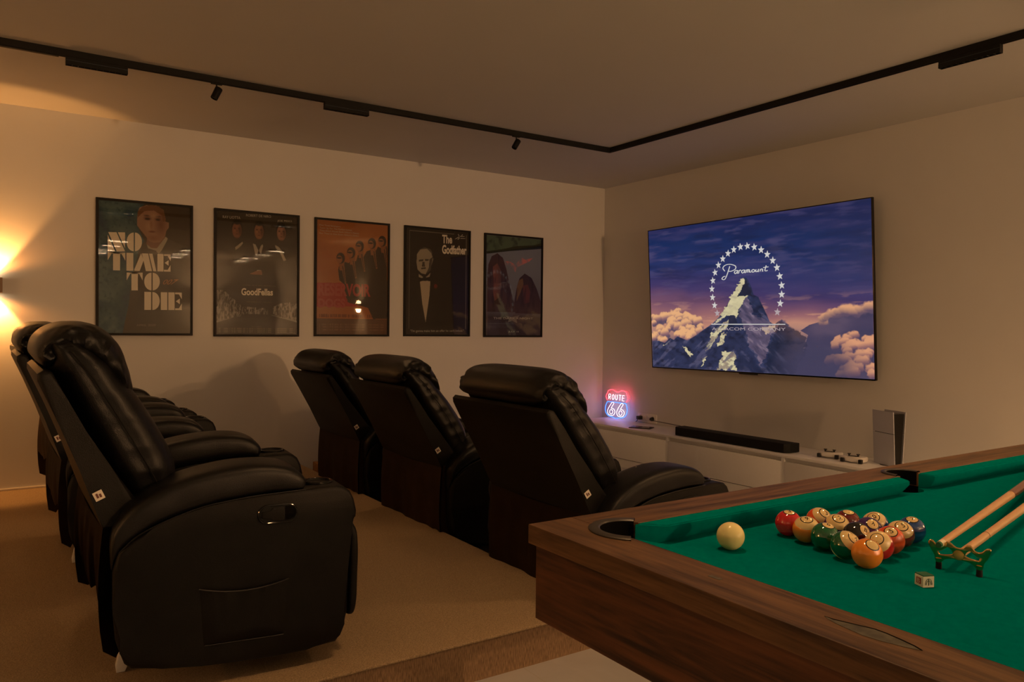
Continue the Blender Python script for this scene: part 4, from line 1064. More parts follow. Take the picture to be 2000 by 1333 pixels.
six = lambda ox: [([(ox + x * .38, .09 + y * .44) for x, y in [(.50, 1), (.28, .72), (.10, .42), (.08, .25), (.2, .06), (.45, 0), (.75, .05), (.9, .27), (.80, .48), (.55, .57), (.46, .55), (.58, .75), (.72, .93), (.64, 1.02)]], True), ([(ox + .186 + .066 * cos(a), .213 + .076 * sin(a)) for a in [k * pi / 4 for k in range(8)]], True)]
neon('white_numeral', six(-.385) , 'neon_white', .0023); neon('white_numeral', six(.005), 'neon_white', .0023)
LT = {'R': [[(0, 0), (0, 1), (.7, 1), (.8, .75), (.7, .5), (0, .5)], [(.35, .5), (.8, 0)]], 'O': [[(.45, 0), (.05, .25), (.05, .75), (.45, 1), (.85, .75), (.85, .25), (.47, 0)]], 'U': [[(.05, 1), (.05, .25), (.42, 0), (.8, .25), (.8, 1)]], 'T': [[(0, 1), (.9, 1)], [(.45, 1), (.45, 0)]], 'E': [[(.8, 1), (0, 1), (0, 0), (.8, 0)], [(0, .5), (.7, .5)]]}
for i, ch in enumerate('ROUTE'):
    bm = bmesh.new()
    for pth in LT[ch]: tube(bm, [NP(-.345 + i * .143 + x * .100, .63 + y * .18) for x, y in pth], .0024, 8)
    obj('white_letter', bm, M['neon_white'], t)

# ------------------------------------------------------------ controllers
def controller(x, y, rz, label):
    t = thing('game_controller', label, 'game controller', (x, y, CT), rz, 'two white game controllers')
    # local -x is the trigger edge, facing the room
    bm = bmesh.new()
    out = [(-.030, -.050), (-.034, -.030), (-.030, 0), (-.034, .030), (-.030, .050), (-.020, .073), (.005, .080), (.045, .078), (.066, .068), (.062, .054), (.036, .044), (.024, .022), (.024, -.022), (.036, -.044), (.062, -.054), (.066, -.068), (.045, -.078), (.005, -.080), (-.020, -.073)]
    extr(bm, out, 'z', .010, .044, bev=.012, seg=4); obj('controller_shell', bm, M['white_plastic'], t)
    for s in (1, -1):
        bm = bmesh.new(); box(bm, (-.046, s * .060 - .013, .004), (-.022, s * .060 + .013, .032), bev=.005, seg=3); obj('trigger', bm, M['black_plastic'], t)
        bm = bmesh.new(); lathe(bm, [(0, 0), (.007, 0), (.006, .010), (.0115, .013), (.0115, .018), (0, .0165)], (.002, s * .030, .0435), 20); obj('thumbstick', bm, M['black_plastic'], t)
    bm = bmesh.new(); box(bm, (-.015, -.026, .0442), (.018, .026, .047), bev=.001); obj('touch_panel', bm, M['black_plastic'], t)
    return t
controller(4.83, 3.235, radians(14), 'white game controller on the cabinet nearer the soundbar')
controller(4.80, 3.035, radians(10), 'white game controller on the cabinet nearer the tall console')

# ------------------------------------------------------------ upright games console
t = thing('games_console', 'upright white games console with a black tapering core at the right end of the cabinets', 'games console', (4.925, 2.865, CT), radians(-23))
# local: the broad white side faces -x, the black front edge faces -y
def panel(sx, name, zlo, zhi):
    bm = bmesh.new()
    ys = [-.105, -.06, 0, .06, .105]; zs = [zlo + (zhi - zlo) * k / 6 for k in range(7)]
    def xs(y, z): return sx * (.030 + .018 * ((z / .36)) + .003 * cos(y * 14))
    for off in (0, 1):
        pass
    G = [[[bm.verts.new((xs(y, z) - sx * d, y, z)) for d in (0, .005)] for z in zs] for y in ys]
    for i in range(len(ys) - 1):
        for j in range(len(zs) - 1):
            for d in (0, 1): bm.faces.new((G[i][j][d], G[i + 1][j][d], G[i + 1][j + 1][d], G[i][j + 1][d]))
    for i in range(len(ys) - 1):
        for j in (0, len(zs) - 1): bm.faces.new((G[i][j][0], G[i + 1][j][0], G[i + 1][j][1], G[i][j][1]))
    for j in range(len(zs) - 1):
        for i in (0, len(ys) - 1): bm.faces.new((G[i][j][0], G[i][j + 1][0], G[i][j + 1][1], G[i][j][1]))
    obj(name, bm, M['console_white'], t, smooth=False)
for sx in (-1, 1):
    panel(sx, 'side_panel', .002, .215); panel(sx, 'side_panel', .2185, .362)
bm = bmesh.new()
v = [bm.verts.new(p) for p in [(-.018, -.098, .003), (.018, -.098, .003), (.018, .1, .003), (-.018, .1, .003), (-.037, -.098, .350), (.037, -.098, .350), (.037, .1, .350), (-.037, .1, .350)]]
for q in [(0, 1, 2, 3), (4, 5, 6, 7), (0, 1, 5, 4), (1, 2, 6, 5), (2, 3, 7, 6), (3, 0, 4, 7)]: bm.faces.new([v[i] for i in q])
obj('black_core', bm, M['gloss_black'], t, smooth=False)
bm = bmesh.new(); lathe(bm, [(0, 0), (.05, 0), (.05, .0025), (0, .0025)], (0, 0, 0), 32); obj('round_stand', bm, M['black_plastic'], t)

# ============================================================ RECLINERS
def leather_disp(seed, amp=.0035, freq=9.0):
    def d(s, a, p):
        return amp * noise.noise(Vector((p.x * freq, p.y * freq, p.z * freq + seed))) + amp * .5 * noise.noise(Vector((p.x * freq * 2.6 + seed, p.y * freq * 2.6, p.z * freq * 2.6)))
    return d

def recliner(recline, label, group, foot=True, twist=0.0):
    t = thing('recliner', label, 'recliner', (0, 0, 0), 0, group)
    # swivel base
    bm = bmesh.new(); R = .27
    tube(bm, [(R * cos(a), R * sin(a), .014) for a in [k * 2 * pi / 40 for k in range(40)]], .014, 8, closed=True)
    for k in range(4):
        a = pi / 4 + k * pi / 2; box(bm, (-.02, -.02, .0), (.02, .02, .0001)) if False else tube(bm, [(0, 0, .02), (R * cos(a), R * sin(a), .016)], .012, 8)
    lathe(bm, [(0, .012), (.05, .012), (.05, .10), (.09, .10), (.09, .13), (0, .13)]); obj('swivel_base', bm, M['black_matte'], t)
    bm = bmesh.new(); box(bm, (-.29, -.30, .115), (.34, .30, .20), bev=.01); obj('seat_frame', bm, M['black_matte'], t)
    # seat cushion
    bm = bmesh.new()
    cushion(bm, [(-.22, .28, -.22, .34, .20), (-.20, .22, -.21, .42, .255), (-.05, .20, -.05, .455, .262), (.12, .20, .13, .47, .262), (.26, .20, .28, .475, .262), (.34, .22, .355, .455, .258), (.362, .28, .375, .40, .24)], n=44, k=4, pw=.45, pd=.6, disp=leather_disp(3, .004))
    obj('seat_cushion', bm, M['leather_soft'], t)
    # footrest
    bm = bmesh.new()
    def fd(s, a, p): return .003 * noise.noise(Vector((p.y * 10, p.z * 10, 1)))
    cushion(bm, [(.380, .135, .384, .135, .36), (.374, .14, .402, .14, .425), (.372, .18, .413, .19, .44), (.372, .28, .417, .29, .442), (.372, .36, .417, .37, .442), (.374, .42, .412, .425, .43), (.378, .452, .392, .455, .38)], n=44, k=4, pw=.22, pd=.6, disp=fd)
    obj('footrest', bm, M['leather'], t)
    # arms
    body = [(-.300, .15), (-.312, .19), (-.318, .27), (-.318, .385), (-.304, .44), (-.26, .478), (-.212, .505), (-.14, .532), (-.072, .55), (0, .560), (.076, .567), (.231, .573), (.267, .579), (.334, .578), (.358, .572), (.378, .556), (.391, .53), (.400, .49), (.398, .468), (.371, .455), (.371, .16), (.36, .12), (.345, .085), (.333, .064), (.237, .058), (.13, .058), (.033, .062), (-.08, .070), (-.187, .084), (-.270, .098), (-.288, .115)]
    pad = [(-.318, .380, -.322, .388, .05), (-.306, .428, -.325, .462, .082), (-.275, .462, -.309, .522, .092), (-.215, .500, -.252, .583, .096), (-.14, .528, -.166, .630, .097), (-.06, .549, -.071, .655, .098), (.03, .562, .03, .668, .098), (.12, .569, .126, .666, .098), (.180, .571, .194, .648, .097), (.218, .572, .232, .612, .090), (.228, .571, .238, .588, .06)]
    for s in (-1, 1):
        bm = bmesh.new(); extr(bm, body, 'y', s * .268, s * .448, bev=.014, seg=4); arm = obj('armrest', bm, M['leather'], t)
        bm = bmesh.new(); cushion(bm, pad, n=44, k=4, pw=.42, pd=.62, yc=s * .358, disp=leather_disp(s * 5 + 1, .0022, 8)); obj('arm_pad', bm, M['leather_soft'], arm)
        bm = bmesh.new(); line = [(-.304, s * .4475, .440), (-.262, s * .449, .480), (-.212, s * .449, .507), (-.14, s * .449, .534), (-.072, s * .449, .553), (0, s * .449, .563), (.076, s * .449, .570), (.15, s * .449, .573), (.231, s * .447, .576)]
        tube(bm, resample([list(q) for q in line], 4), .0022, 6); obj('piping', bm, M['leather_soft'], arm)
        bm = bmesh.new(); lathe(bm, [(.0385, 0.0), (.0385, .004), (.041, .0075), (.046, .0078), (.049, .004), (.049, -.004)], (.293, s * .358, .5775), 36, 0)
        lathe(bm, [(.0384, .004), (.036, -.002), (0, -.003)], (.293, s * .358, .5795), 36, 1); obj('cup_holder', bm, [M['gloss_black'], M['black_matte']], arm)
        # side pocket with elastic top
        Y = s * .4485; bm = bmesh.new(); NX, NZ = 22, 16; G = []
        bl, br, tl, tr_ = (-.077, .128), (.168, .120), (-.089, .306), (.176, .300)
        for j in range(NZ + 1):
            v = j / NZ; row = []
            for i in range(NX + 1):
                u = i / NX
                x = (bl[0] * (1 - u) + br[0] * u) * (1 - v) + (tl[0] * (1 - u) + tr_[0] * u) * v; z = (bl[1] * (1 - u) + br[1] * u) * (1 - v) + (tl[1] * (1 - u) + tr_[1] * u) * v
                z -= .020 * v ** 3 * 4 * u * (1 - u)
                puff = .013 * min(1, 6 * u, 6 * (1 - u), 5 * v + .15) * (1 + .0) + .0035 * v ** 2 * sin(u * 40 + 3 * sin(u * 7)) * min(1, 5 * u, 5 * (1 - u))
                row.append(bm.verts.new((x, Y + s * (puff if 0 < i < NX and j > 0 else -.002), z)))
            G.append(row)
        for j in range(NZ):
            for i in range(NX): bm.faces.new((G[j][i], G[j][i + 1], G[j + 1][i + 1], G[j + 1][i]))
        top = [bm.verts.new((vv.co.x, Y - s * .002, vv.co.z)) for vv in G[NZ]]
        for i in range(NX): bm.faces.new((G[NZ][i], G[NZ][i + 1], top[i + 1], top[i]))
        pk = obj('side_pocket', bm, M['leather'], arm)
        bm = bmesh.new()
        tube(bm, [Vector((vv[0], Y + s * .0125, vv[1])) for vv in [((tl[0] * (1 - u) + tr_[0] * u), (tl[1] * (1 - u) + tr_[1] * u) - .020 * 4 * u * (1 - u) + .001) for u in [k / 16 for k in range(17)]]], .0028, 6)
        obj('pocket_piping', bm, M['leather_soft'], arm)
        bm = bmesh.new(); tube(bm, [(bl[0] + .006, Y + s * .0015, bl[1] + .002), (br[0] - .006, Y + s * .0015, br[1] + .002)], .0022, 6)
        obj('pocket_piping', bm, M['leather_soft'], arm)
        if s == -1:
            lever = bmesh.new(); cx, cz, hx, hz = .1435, .508, .031, .028
            loop = [(cx + hx * (1 if abs(a) < pi / 2 or a > 3 * pi / 2 else -1) + hz * cos(a), cz + hz * sin(a)) for a in [(-pi / 2 + k * pi / 12) for k in range(13)]] + [(cx - hx + hz * cos(a), cz + hz * sin(a)) for a in [(pi / 2 + k * pi / 12) for k in range(13)]]
            loop = [(cx + hx + hz * cos(-pi / 2 + k * pi / 12), cz + hz * sin(-pi / 2 + k * pi / 12)) for k in range(13)] + [(cx - hx + hz * cos(pi / 2 + k * pi / 12), cz + hz * sin(pi / 2 + k * pi / 12)) for k in range(13)]
            tube(lever, [(x, -.4500, z) for x, z in loop], .0032, 8, closed=True)
            f = lever.faces.new([lever.verts.new((x, -.4495, z)) for x, z in loop]); f.material_index = 1
            lv = obj('recline_lever', lever, [M['gloss_black'], M['black_matte']], arm)
            bm = bmesh.new()
            extr(bm, [(.095, .498), (.122, .498), (.127, .488), (.160, .487), (.164, .508), (.160, .529), (.127, .528), (.122, .518), (.095, .518)], 'y', -.4497, -.4545, bev=.0012); obj('lever_handle', bm, M['leather'], arm)
            bm = bmesh.new(); extr(bm, [(.166, .486), (.180, .486), (.194, .494), (.199, .508), (.194, .522), (.180, .530), (.166, .530)], 'y', -.4496, -.4502); obj('lever_recess', bm, M['pocket_black'], arm)
    # back: frame, cushion, headrest, tag, all tilted together about the hinge
    hinge = Vector((-.29, 0, .50)); Rm = Matrix.Rotation(-recline, 3, 'Y')
    Tm = Matrix.Rotation(twist, 3, 'Z')
    def turn(bm): bmesh.ops.rotate(bm, verts=bm.verts, cent=Vector((-.30, -.37, 0)), matrix=Tm)
    def tilt(bm): bmesh.ops.rotate(bm, verts=bm.verts, cent=hinge, matrix=Rm); turn(bm)
    bm = bmesh.new()
    extr(bm, [(-.330, .462), (-.352, .53), (-.401, .676), (-.456, .82), (-.505, .937), (-.505, .957), (-.490, .968), (-.468, .960), (-.43, .88), (-.385, .79), (-.32, .68), (-.235, .548), (-.25, .50)], 'y', -.376, .376, bev=.014, seg=4)
    tilt(bm); fr = obj('back_frame', bm, M['leather'], t)
    bm = bmesh.new(); box(bm, (-.013, -.0012, -.0135), (.013, .0012, .0135)); box(bm, (-.007, -.0016, -.006), (-.001, -.0011, .008), 1); box(bm, (.001, -.0016, -.007), (.007, -.0011, .004), 1)
    bmesh.ops.rotate(bm, verts=bm.verts, cent=(0, 0, 0), matrix=Matrix.Rotation(radians(-24), 3, 'Y')); bmesh.ops.translate(bm, verts=bm.verts, vec=(-.353, -.3785, .600)); tilt(bm)
    obj('maker_tag', bm, [M['tag_white'], M['tag_print']], fr, smooth=False)
    L = leather_disp(11, .004, 8)
    def cd(s, a, p):
        side = abs(cos(a)) ** 6; seam = math.exp(-((sin(a) + .05) / .22) ** 2)
        g = .0030 * sin(s * 95 + 2 * sin(s * 31)) * side * math.exp(-(sin(a) / .55) ** 2) * (1 if .25 < s < .9 else .3)
        return L(s, a, p) + g - .009 * side * seam
    bm = bmesh.new()
    cushion(bm, [(-.235, .50, -.17, .535, .22), (-.262, .545, -.128, .585, .325), (-.290, .61, -.118, .645, .352), (-.335, .69, -.140, .715, .362), (-.385, .79, -.195, .82, .366), (-.428, .88, -.250, .905, .366), (-.462, .96, -.305, .985, .364), (-.482, 1.02, -.365, 1.03, .355), (-.492, 1.05, -.42, 1.058, .335), (-.492, 1.062, -.455, 1.072, .25)], n=56, k=6, pw=.36, pd=.8, disp=cd)
    tilt(bm); cu = obj('back_cushion', bm, M['leather_soft'], t)
    for s in (-1, 1):
        bm = bmesh.new()
        line = [(-.185, s * .355, .60), (-.235, s * .366, .70), (-.288, s * .372, .80), (-.338, s * .372, .89), (-.382, s * .369, .965), (-.425, s * .361, 1.02)]
        tube(bm, resample([list(q) for q in line], 5), .0024, 6)
        tilt(bm); obj('seam', bm, M['leather'], cu)
    def hd(s, a, p):
        w_ = noise.noise(Vector((p.x * 16, p.y * 9, p.z * 16 + 4))) * .012 + abs(noise.noise(Vector((p.x * 26 + 7, p.y * 16, p.z * 26)))) * -.020
        edge = abs(cos(a)) ** 3
        return w_ * (.22 + 1.5 * edge)
    bm = bmesh.new()
    cushion(bm, [(-.470, .965, -.492, .978, .24), (-.455, .975, -.510, 1.01, .315), (-.440, .985, -.500, 1.055, .335), (-.425, .992, -.462, 1.092, .340), (-.402, .995, -.405, 1.108, .342), (-.375, .985, -.340, 1.095, .340), (-.352, .960, -.285, 1.045, .336), (-.335, .925, -.255, .970, .330), (-.315, .885, -.240, .895, .320), (-.290, .850, -.240, .84, .30), (-.265, .825, -.245, .815, .24)], n=64, k=7, pw=.42, pd=.8, disp=hd)
    tilt(bm); obj('headrest', bm, M['leather_soft'], t)
    # cloth skirt hanging from the back frame
    bm = bmesh.new(); rows = 14
    path = [(-.262, -.378), (-.30, -.379), (-.334, -.376)] + [(-.342, -.376 + .752 * k / 24) for k in range(25)] + [(-.334, .376), (-.30, .379), (-.262, .378)]
    G = []
    for j in range(rows + 1):
        v = j / rows; row = []
        for i, (x, y) in enumerate(path):
            sidef = (i < 3 or i >= len(path) - 3)
            zt = .505 - (.018 * (1 - (y / .376) ** 2) if not sidef else 0)
            zb = .135 + .012 * sin(y * 15) + .008 * sin(y * 37 + 1)
            if foot and not sidef: zb = .265 + .012 * sin(y * 23) + .006 * sin(y * 61)
            if foot and i in (3, len(path) - 4): zb = .20
            if i in (0, len(path) - 1): zb = .20
            if i in (1, len(path) - 2): zb = .115
            z = zt * (1 - v) + zb * v
            xx = x - (0 if sidef and i in (0, len(path) - 1) else (.010 * sin(v * pi * .9) + .006 * v * sin(y * 17 + 2) + .004 * v * sin(y * 41)))
            row.append(bm.verts.new((xx, y, z)))
        G.append(row)
    fs = []
    for j in range(rows):
        for i in range(len(path) - 1): fs.append(bm.faces.new((G[j][i], G[j][i + 1], G[j + 1][i + 1], G[j + 1][i])))
    r = bmesh.ops.solidify(bm, geom=bm.faces[:], thickness=.003)
    turn(bm); obj('back_skirt', bm, M['skirt'], t)
    if foot:
        for s in (-1, 1):
            bm = bmesh.new(); extr(bm, [(-.300, .001), (-.276, .001), (-.268, .02), (-.262, .07), (-.262, .112), (-.272, .112), (-.292, .07), (-.303, .02)], 'y', s * .185, s * .215, bev=.003); obj('rear_foot', bm, M['white_plastic'], t)
    return t

def place(t, x, y, z, deg): t.location = (x, y, z); t.rotation_euler = (0, 0, radians(deg)); return t
back0 = recliner(0.0, 'black leather recliner nearest the camera, big in the left foreground on the platform', 'back row of black recliners on the platform', True, radians(5))
b1 = copy_tree(back0); b2 = copy_tree(back0)
place(back0, .62, 2.87, PZ, -4.5)
place(b1, .59, 4.22, PZ, -4); b1['label'] = 'black leather recliner on the platform just behind the big foreground one'
place(b2, .62, 5.40, PZ, 0); b2['label'] = 'mostly hidden black recliner on the platform by the poster wall, only arms showing'
front0 = recliner(radians(8), 'front-row black leather recliner nearest the pool table', 'front row of black recliners facing the television', foot=False)
f1 = copy_tree(front0); f2 = copy_tree(front0)
place(front0, 2.31, 2.745, 0, 0)
place(f1, 2.31, 4.0, 0, 0); f1['label'] = 'middle black leather recliner of the front row, below the fourth poster'
place(f2, 2.30, 5.10, 0, 0); f2['label'] = 'front-row black leather recliner nearest the poster wall, below the third poster'

# ============================================================ POOL TABLE
BX, BY = 2.2, .615                 # centre
OX0, OX1, OY0, OY1 = .928, 3.472, -.095, 1.325
WX0, WX1, WY0, WY1 = 1.043, 3.357, .017, 1.213
NX0, NX1, NY0, NY1 = 1.083, 3.317, .056, 1.175
RT, RB, BED = .835, .795, .790
CORN = [(NX0, NY1 + .003), (NX1, NY1 + .003), (NX0, NY0 - .003), (NX1, NY0 - .003)]
SIDE = [(2.197, 1.226), (2.197, .004)]
pt = thing('pool_table', 'walnut pool table with green cloth in the right foreground', 'pool table', (BX, BY, 0))
def cut(o, cutters):
    """subtract the pocket cylinders from a mesh"""
    bm = bmesh.new()
    for cx, cy, r in cutters: lathe(bm, [(0, -.2), (r, -.2), (r, .2), (0, .2)], (cx - BX, cy - BY, .8), 40)
    me = bpy.data.meshes.new('cutter'); bmesh.ops.recalc_face_normals(bm, faces=bm.faces); bm.to_mesh(me); bm.free()
    c = bpy.data.objects.new('cutter', me); C.objects.link(c); c.parent = o.parent
    md = o.modifiers.new('cut', 'BOOLEAN'); md.operation = 'DIFFERENCE'; md.object = c; md.solver = 'EXACT'
    dg = bpy.context.evaluated_depsgraph_get(); dg.update()
    new = bpy.data.meshes.new_from_object(o.evaluated_get(dg)); o.modifiers.clear(); old = o.data; o.data = new
    bpy.data.objects.remove(c); bpy.data.meshes.remove(me)
    for p in o.data.polygons: p.use_smooth = False
holes = [(x, y, .064) for x, y in CORN] + [(x, y, .050) for x, y in SIDE]
def tb(name, lo, hi, m, bev=.0, dc=False):
    bm = bmesh.new(); box(bm, (lo[0] - BX, lo[1] - BY, lo[2]), (hi[0] - BX, hi[1] - BY, hi[2]), bev=bev, seg=2)
    o = obj(name, bm, m, pt, smooth=False)
    if dc: cut(o, holes)
    return o
tb('end_rail', (OX0, OY0, RB), (WX0, OY1, RT), M['wood_y'], .0012, True)
tb('end_rail', (WX1, OY0, RB), (OX1, OY1, RT), M['wood_y'], .0012, True)
tb('side_rail', (WX0, WY1, RB), (WX1, OY1, RT), M['wood_x'], .0012, True)
tb('side_rail', (WX0, OY0, RB), (WX1, WY0, RT), M['wood_x'], .0012, True)
tb('bed_cloth', (WX0, WY0, BED - .03), (WX1, WY1, BED), M['felt'], 0, True)
AI = .016
tb('end_apron', (OX0 + AI, OY0 + .006, .634), (OX0 + AI + .03, OY1 - .006, RB - .002), M['apron_y'], .002)
tb('end_apron', (OX1 - AI - .03, OY0 + .006, .634), (OX1 - AI, OY1 - .006, RB - .002), M['apron_y'], .002)
tb('side_apron', (OX0 + AI + .03, OY1 - .036, .634), (OX1 - AI - .03, OY1 - .006, RB - .002), M['apron_x'], .002)
tb('side_apron', (OX0 + AI + .03, OY0 + .006, .634), (OX1 - AI - .03, OY0 + .036, RB - .002), M['apron_x'], .002)
tb('slate_frame', (OX0 + .06, OY0 + .05, .66), (OX1 - .06, OY1 - .05, BED - .031), M['pocket_black'], 0, True)
for x in (1.62, 2.80):
    for y in (.16, 1.07): tb('leg', (x - .075, y - .075, 0), (x + .075, y + .075, .66), M['apron_x'], .004)
# cushions, with slanted ends at the pockets
def cushion_rail(b0, b1, n0, n1):
    """back line b0-b1 on the rail, nose line n0-n1 towards the bed"""
    bm = bmesh.new(); b0, b1, n0, n1 = map(Vector, (b0, b1, n0, n1)); inw = ((b0 + b1) - (n0 + n1)).normalized() * .024
    lv = [(b0, b1, n1, n0, RT - .001, RT - .0045), (b0, b1, n1, n0, .815, .818), (b0, b1, n1 + inw, n0 + inw, BED, BED)]
    rows = []
    for p, q, r, s, zb, zn in lv:
        rows.append([bm.verts.new((p.x - BX, p.y - BY, zb)), bm.verts.new((q.x - BX, q.y - BY, zb)), bm.verts.new((r.x - BX, r.y - BY, zn)), bm.verts.new((s.x - BX, s.y - BY, zn))])
    bm.faces.new(rows[0]); bm.faces.new(rows[2][::-1])
    for a in (0, 1):
        for i in range(4): bm.faces.new((rows[a][i], rows[a + 1][i], rows[a + 1][(i + 1) % 4], rows[a][(i + 1) % 4]))
    bmesh.ops.recalc_face_normals(bm, faces=bm.faces)
    es = [e for e in bm.edges if abs(e.verts[0].co.z - e.verts[1].co.z) < .004 and min(e.verts[0].co.z, e.verts[1].co.z) > .826]
    bmesh.ops.bevel(bm, geom=es, offset=.0025, segments=3, affect='EDGES')
    obj('cushion', bm, M['felt'], pt)
for sgn in (1, -1):
    WY, NY = (WY1, NY1) if sgn == 1 else (WY0, NY0)
    cushion_rail((1.128, WY), (2.138, WY), (1.186, NY), (2.130, NY)); cushion_rail((2.246, WY), (3.272, WY), (2.264, NY), (3.214, NY))
for sgn in (1, -1):
    WX, NX = (WX0, NX0) if sgn == 1 else (WX1, NX1)
    cushion_rail((WX, 1.128), (WX, .102), (NX, 1.072), (NX, .159))
# pockets
def pocket(cx, cy, r1, r2, a0, a1, name='pocket'):
    p = bmesh.new(); n = 40
    prof = [(r2, RT - .001), (r2, RT + .0025), (r2 - .003, RT + .0045), (r1 + .003, RT + .0045), (r1, RT + .002), (r1, RT - .038)]
    ring = []
    for k in range(n + 1):
        a = radians(a0 + (a1 - a0) * k / n); ring.append([p.verts.new((cx - BX + r * cos(a), cy - BY + r * sin(a), z)) for r, z in prof])
    for k in range(n):
        for j in range(len(prof) - 1):
            f = p.faces.new((ring[k][j], ring[k + 1][j], ring[k + 1][j + 1], ring[k][j + 1])); f.material_index = 1 if j == len(prof) - 2 else 0
    for k in (0, n):
        f = p.faces.new(ring[k]); f.material_index = 1
    col = obj('pocket_collar', p, [M['pocket_grey'], M['pocket_black']], pt)
    p = bmesh.new(); lathe(p, [(r1 - .0005, BED - .012), (r1 - .0005, .700), (r1 - .02, .668), (0, .665)], (cx - BX, cy - BY, 0), 36)
    obj('pocket_cup', p, M['pocket_black'], col)
pocket(*CORN[0], .0635, .087, 42, 228); pocket(*CORN[1], .0635, .087, -48, 138); pocket(*CORN[2], .0635, .087, 132, 318); pocket(*CORN[3], .0635, .087, 222, 408)
pocket(*SIDE[0], .0495, .064, -8, 188); pocket(*SIDE[1], .0495, .064, 172, 368)
# resin-filled knot and a small mark in the end rail
KZ = RT + .0006
def flat(name, pts, m, z=KZ):
    bm = bmesh.new(); A = [bm.verts.new((x - BX, y - BY, z - .0005)) for x, y in pts]; B = [bm.verts.new((x - BX, y - BY, z)) for x, y in pts]
    bm.faces.new(B); 
    for i in range(len(A)): bm.faces.new((A[i], A[(i + 1) % len(A)], B[(i + 1) % len(A)], B[i]))
    obj(name, bm, m, pt, smooth=False)
KNOT = [(.9953, .6705), (.9965, .655), (1.006, .625), (1.013, .603), (1.0125, .586), (1.0085, .563), (1.0030, .541), (.9985, .531), (.9965, .528), (.9880, .547), (.9800, .575), (.9770, .600), (.9830, .640), (.9900, .662)]
flat('knot', KNOT, M['knot'])
K2 = KNOT[:9]; flat('knot_crack', K2 + [(x - .0028, y) for x, y in K2[::-1]][1:-1], M['pocket_black'], KZ + .0003)
bm = bmesh.new(); box(bm, (.990 - BX, .862 - BY, RT), (1.000 - BX, .887 - BY, RT + .0004)); obj('rail_mark', bm, M['knot'], pt, smooth=False)

# ------------------------------------------------------------ balls
R = .0286
BALL = {1: ('yellow', (.80, .25, .015)), 2: ('blue', (.01, .06, .26)), 3: ('red', (.50, .008, .012)), 4: ('purple', (.045, .012, .13)), 5: ('orange', (.70, .085, .01)), 6: ('green', (.004, .10, .035)), 7: ('maroon', (.14, .008, .008)), 8: ('black', (.006, .006, .006))}
M['cream'] = pmat('ball_cream', (.72, .56, .27), .03, spec=.75, coat=.0)
M['ball_ink'] = pmat('ball_ink', (.012, .012, .012), .08)
for k, (nm, c) in BALL.items(): M['ball%d' % k] = pmat('ball_' + nm, c, .03, spec=.75, coat=.0)
POS = {3: (1.467, 1.082), 9: (1.4531, 1.0262), 13: (1.549, 1.061), 6: (1.4379, 0.9708), 12: (1.5283, 1.0035), 7: (1.5847, 1.0145), 14: (1.415, 0.909), 8: (1.501, 0.939), 1: (1.398, 0.852), 4: (1.563, 0.95), 10: (1.621, 0.97), 11: (1.4727, 0.8726), 5: (1.5293, 0.8824), 15: (1.5915, 0.8967), 2: (1.6485, 0.9033)}
AX = {1: (-.23, -.55, .8), 14: (-.02, -.72, .69), 11: (-.71, -.25, .66), 6: (-.03, -.29, .96), 8: (-.11, -.78, .62), 5: (-.48, -.34, .81), 9: (-.28, -.22, .93), 12: (-.33, -.39, .86), 4: (-.39, -.58, .71), 15: (-.45, -.38, .81), 3: (-.11, -.15, .98), 13: (-.13, -.63, .76), 7: (-.13, -.18, .97), 10: (-.62, -.2, .75), 2: (-.25, -.17, .95)}
WHERE = {1: 'at the front point of the rack', 2: 'at the right corner of the rack', 3: 'at the left corner of the rack', 4: 'inside the rack near its right side', 5: 'third along the right edge of the rack', 6: 'third along the left edge of the rack', 7: 'in the middle of the last row of the rack', 8: 'in the middle of the rack'}
SW_ = {9: 'fourth along the left edge of the rack', 10: 'in the last row beside the blue corner ball', 11: 'just right of the front ball of the rack', 12: 'behind the black ball in the rack', 13: 'in the last row beside the red corner ball', 14: 'just left of the front ball of the rack', 15: 'fourth along the right edge of the rack'}
def ball(num):
    k = num if num < 9 else num - 8; nm = BALL[k][0]
    t = thing('pool_ball', ('solid %s ball numbered %d, %s' % (nm, num, WHERE[num])) if num < 9 else ('%s-striped cream ball numbered %d, %s' % (nm, num, SW_[num])), 'pool ball', (*POS[num], BED + R), 0, 'numbered pool balls in the rack')
    degs = list(range(0, 24, 4)) + [23.5, 27.5] + ([34, 42, 50, 57] if num > 8 else [34, 42, 50, 57]) + [65, 73, 81, 90, 99, 107, 115, 123] + [130, 138, 146, 152.5, 156.5] + list(range(160, 181, 4))
    prof = [(R * sin(radians(d)), R * cos(radians(d))) for d in degs]; mis = []
    for i in range(len(degs) - 1):
        m = (degs[i] + degs[i + 1]) / 2; q = min(m, 180 - m)
        mis.append(0 if q < 23.5 else 2 if q < 27.5 else (0 if (num > 8 and q < 57) else 1))
    bm = bmesh.new(); lathe(bm, prof, (0, 0, 0), 48, 0, mis)
    ax = Vector(AX[num]).normalized(); q = ax.to_track_quat('Z', 'Y')
    o = obj('ball', bm, [M['cream'], M['ball%d' % k], M['ball_ink']], t); o.rotation_euler = q.to_euler()
    for p in o.data.polygons: p.use_smooth = True
    bm = bmesh.new(); s = str(num); hw = .0035 if num < 10 else .0058
    # upright as seen from the front of the rack
    toward = Vector((-.555, -.832, 0)); up = (-toward - ax * (-toward).dot(ax)).normalized(); rt = up.cross(ax)
    vs, fs = text_faces(s, .012)
    V = [bm.verts.new(((ax * R + rt * ((a - .5) * 2 * hw) + up * ((b - .5) * .0115)).normalized() * (R + .00012))) for a, b in vs]
    for f in fs: bm.faces.new([V[i] for i in f])
    obj('number', bm, M['ball_ink'], t, smooth=False)
for m_ in [M['cream']] + [M['ball%d' % k] for k in BALL]: m_.node_tree.nodes['Principled BSDF'].inputs['IOR'].default_value = 1.7
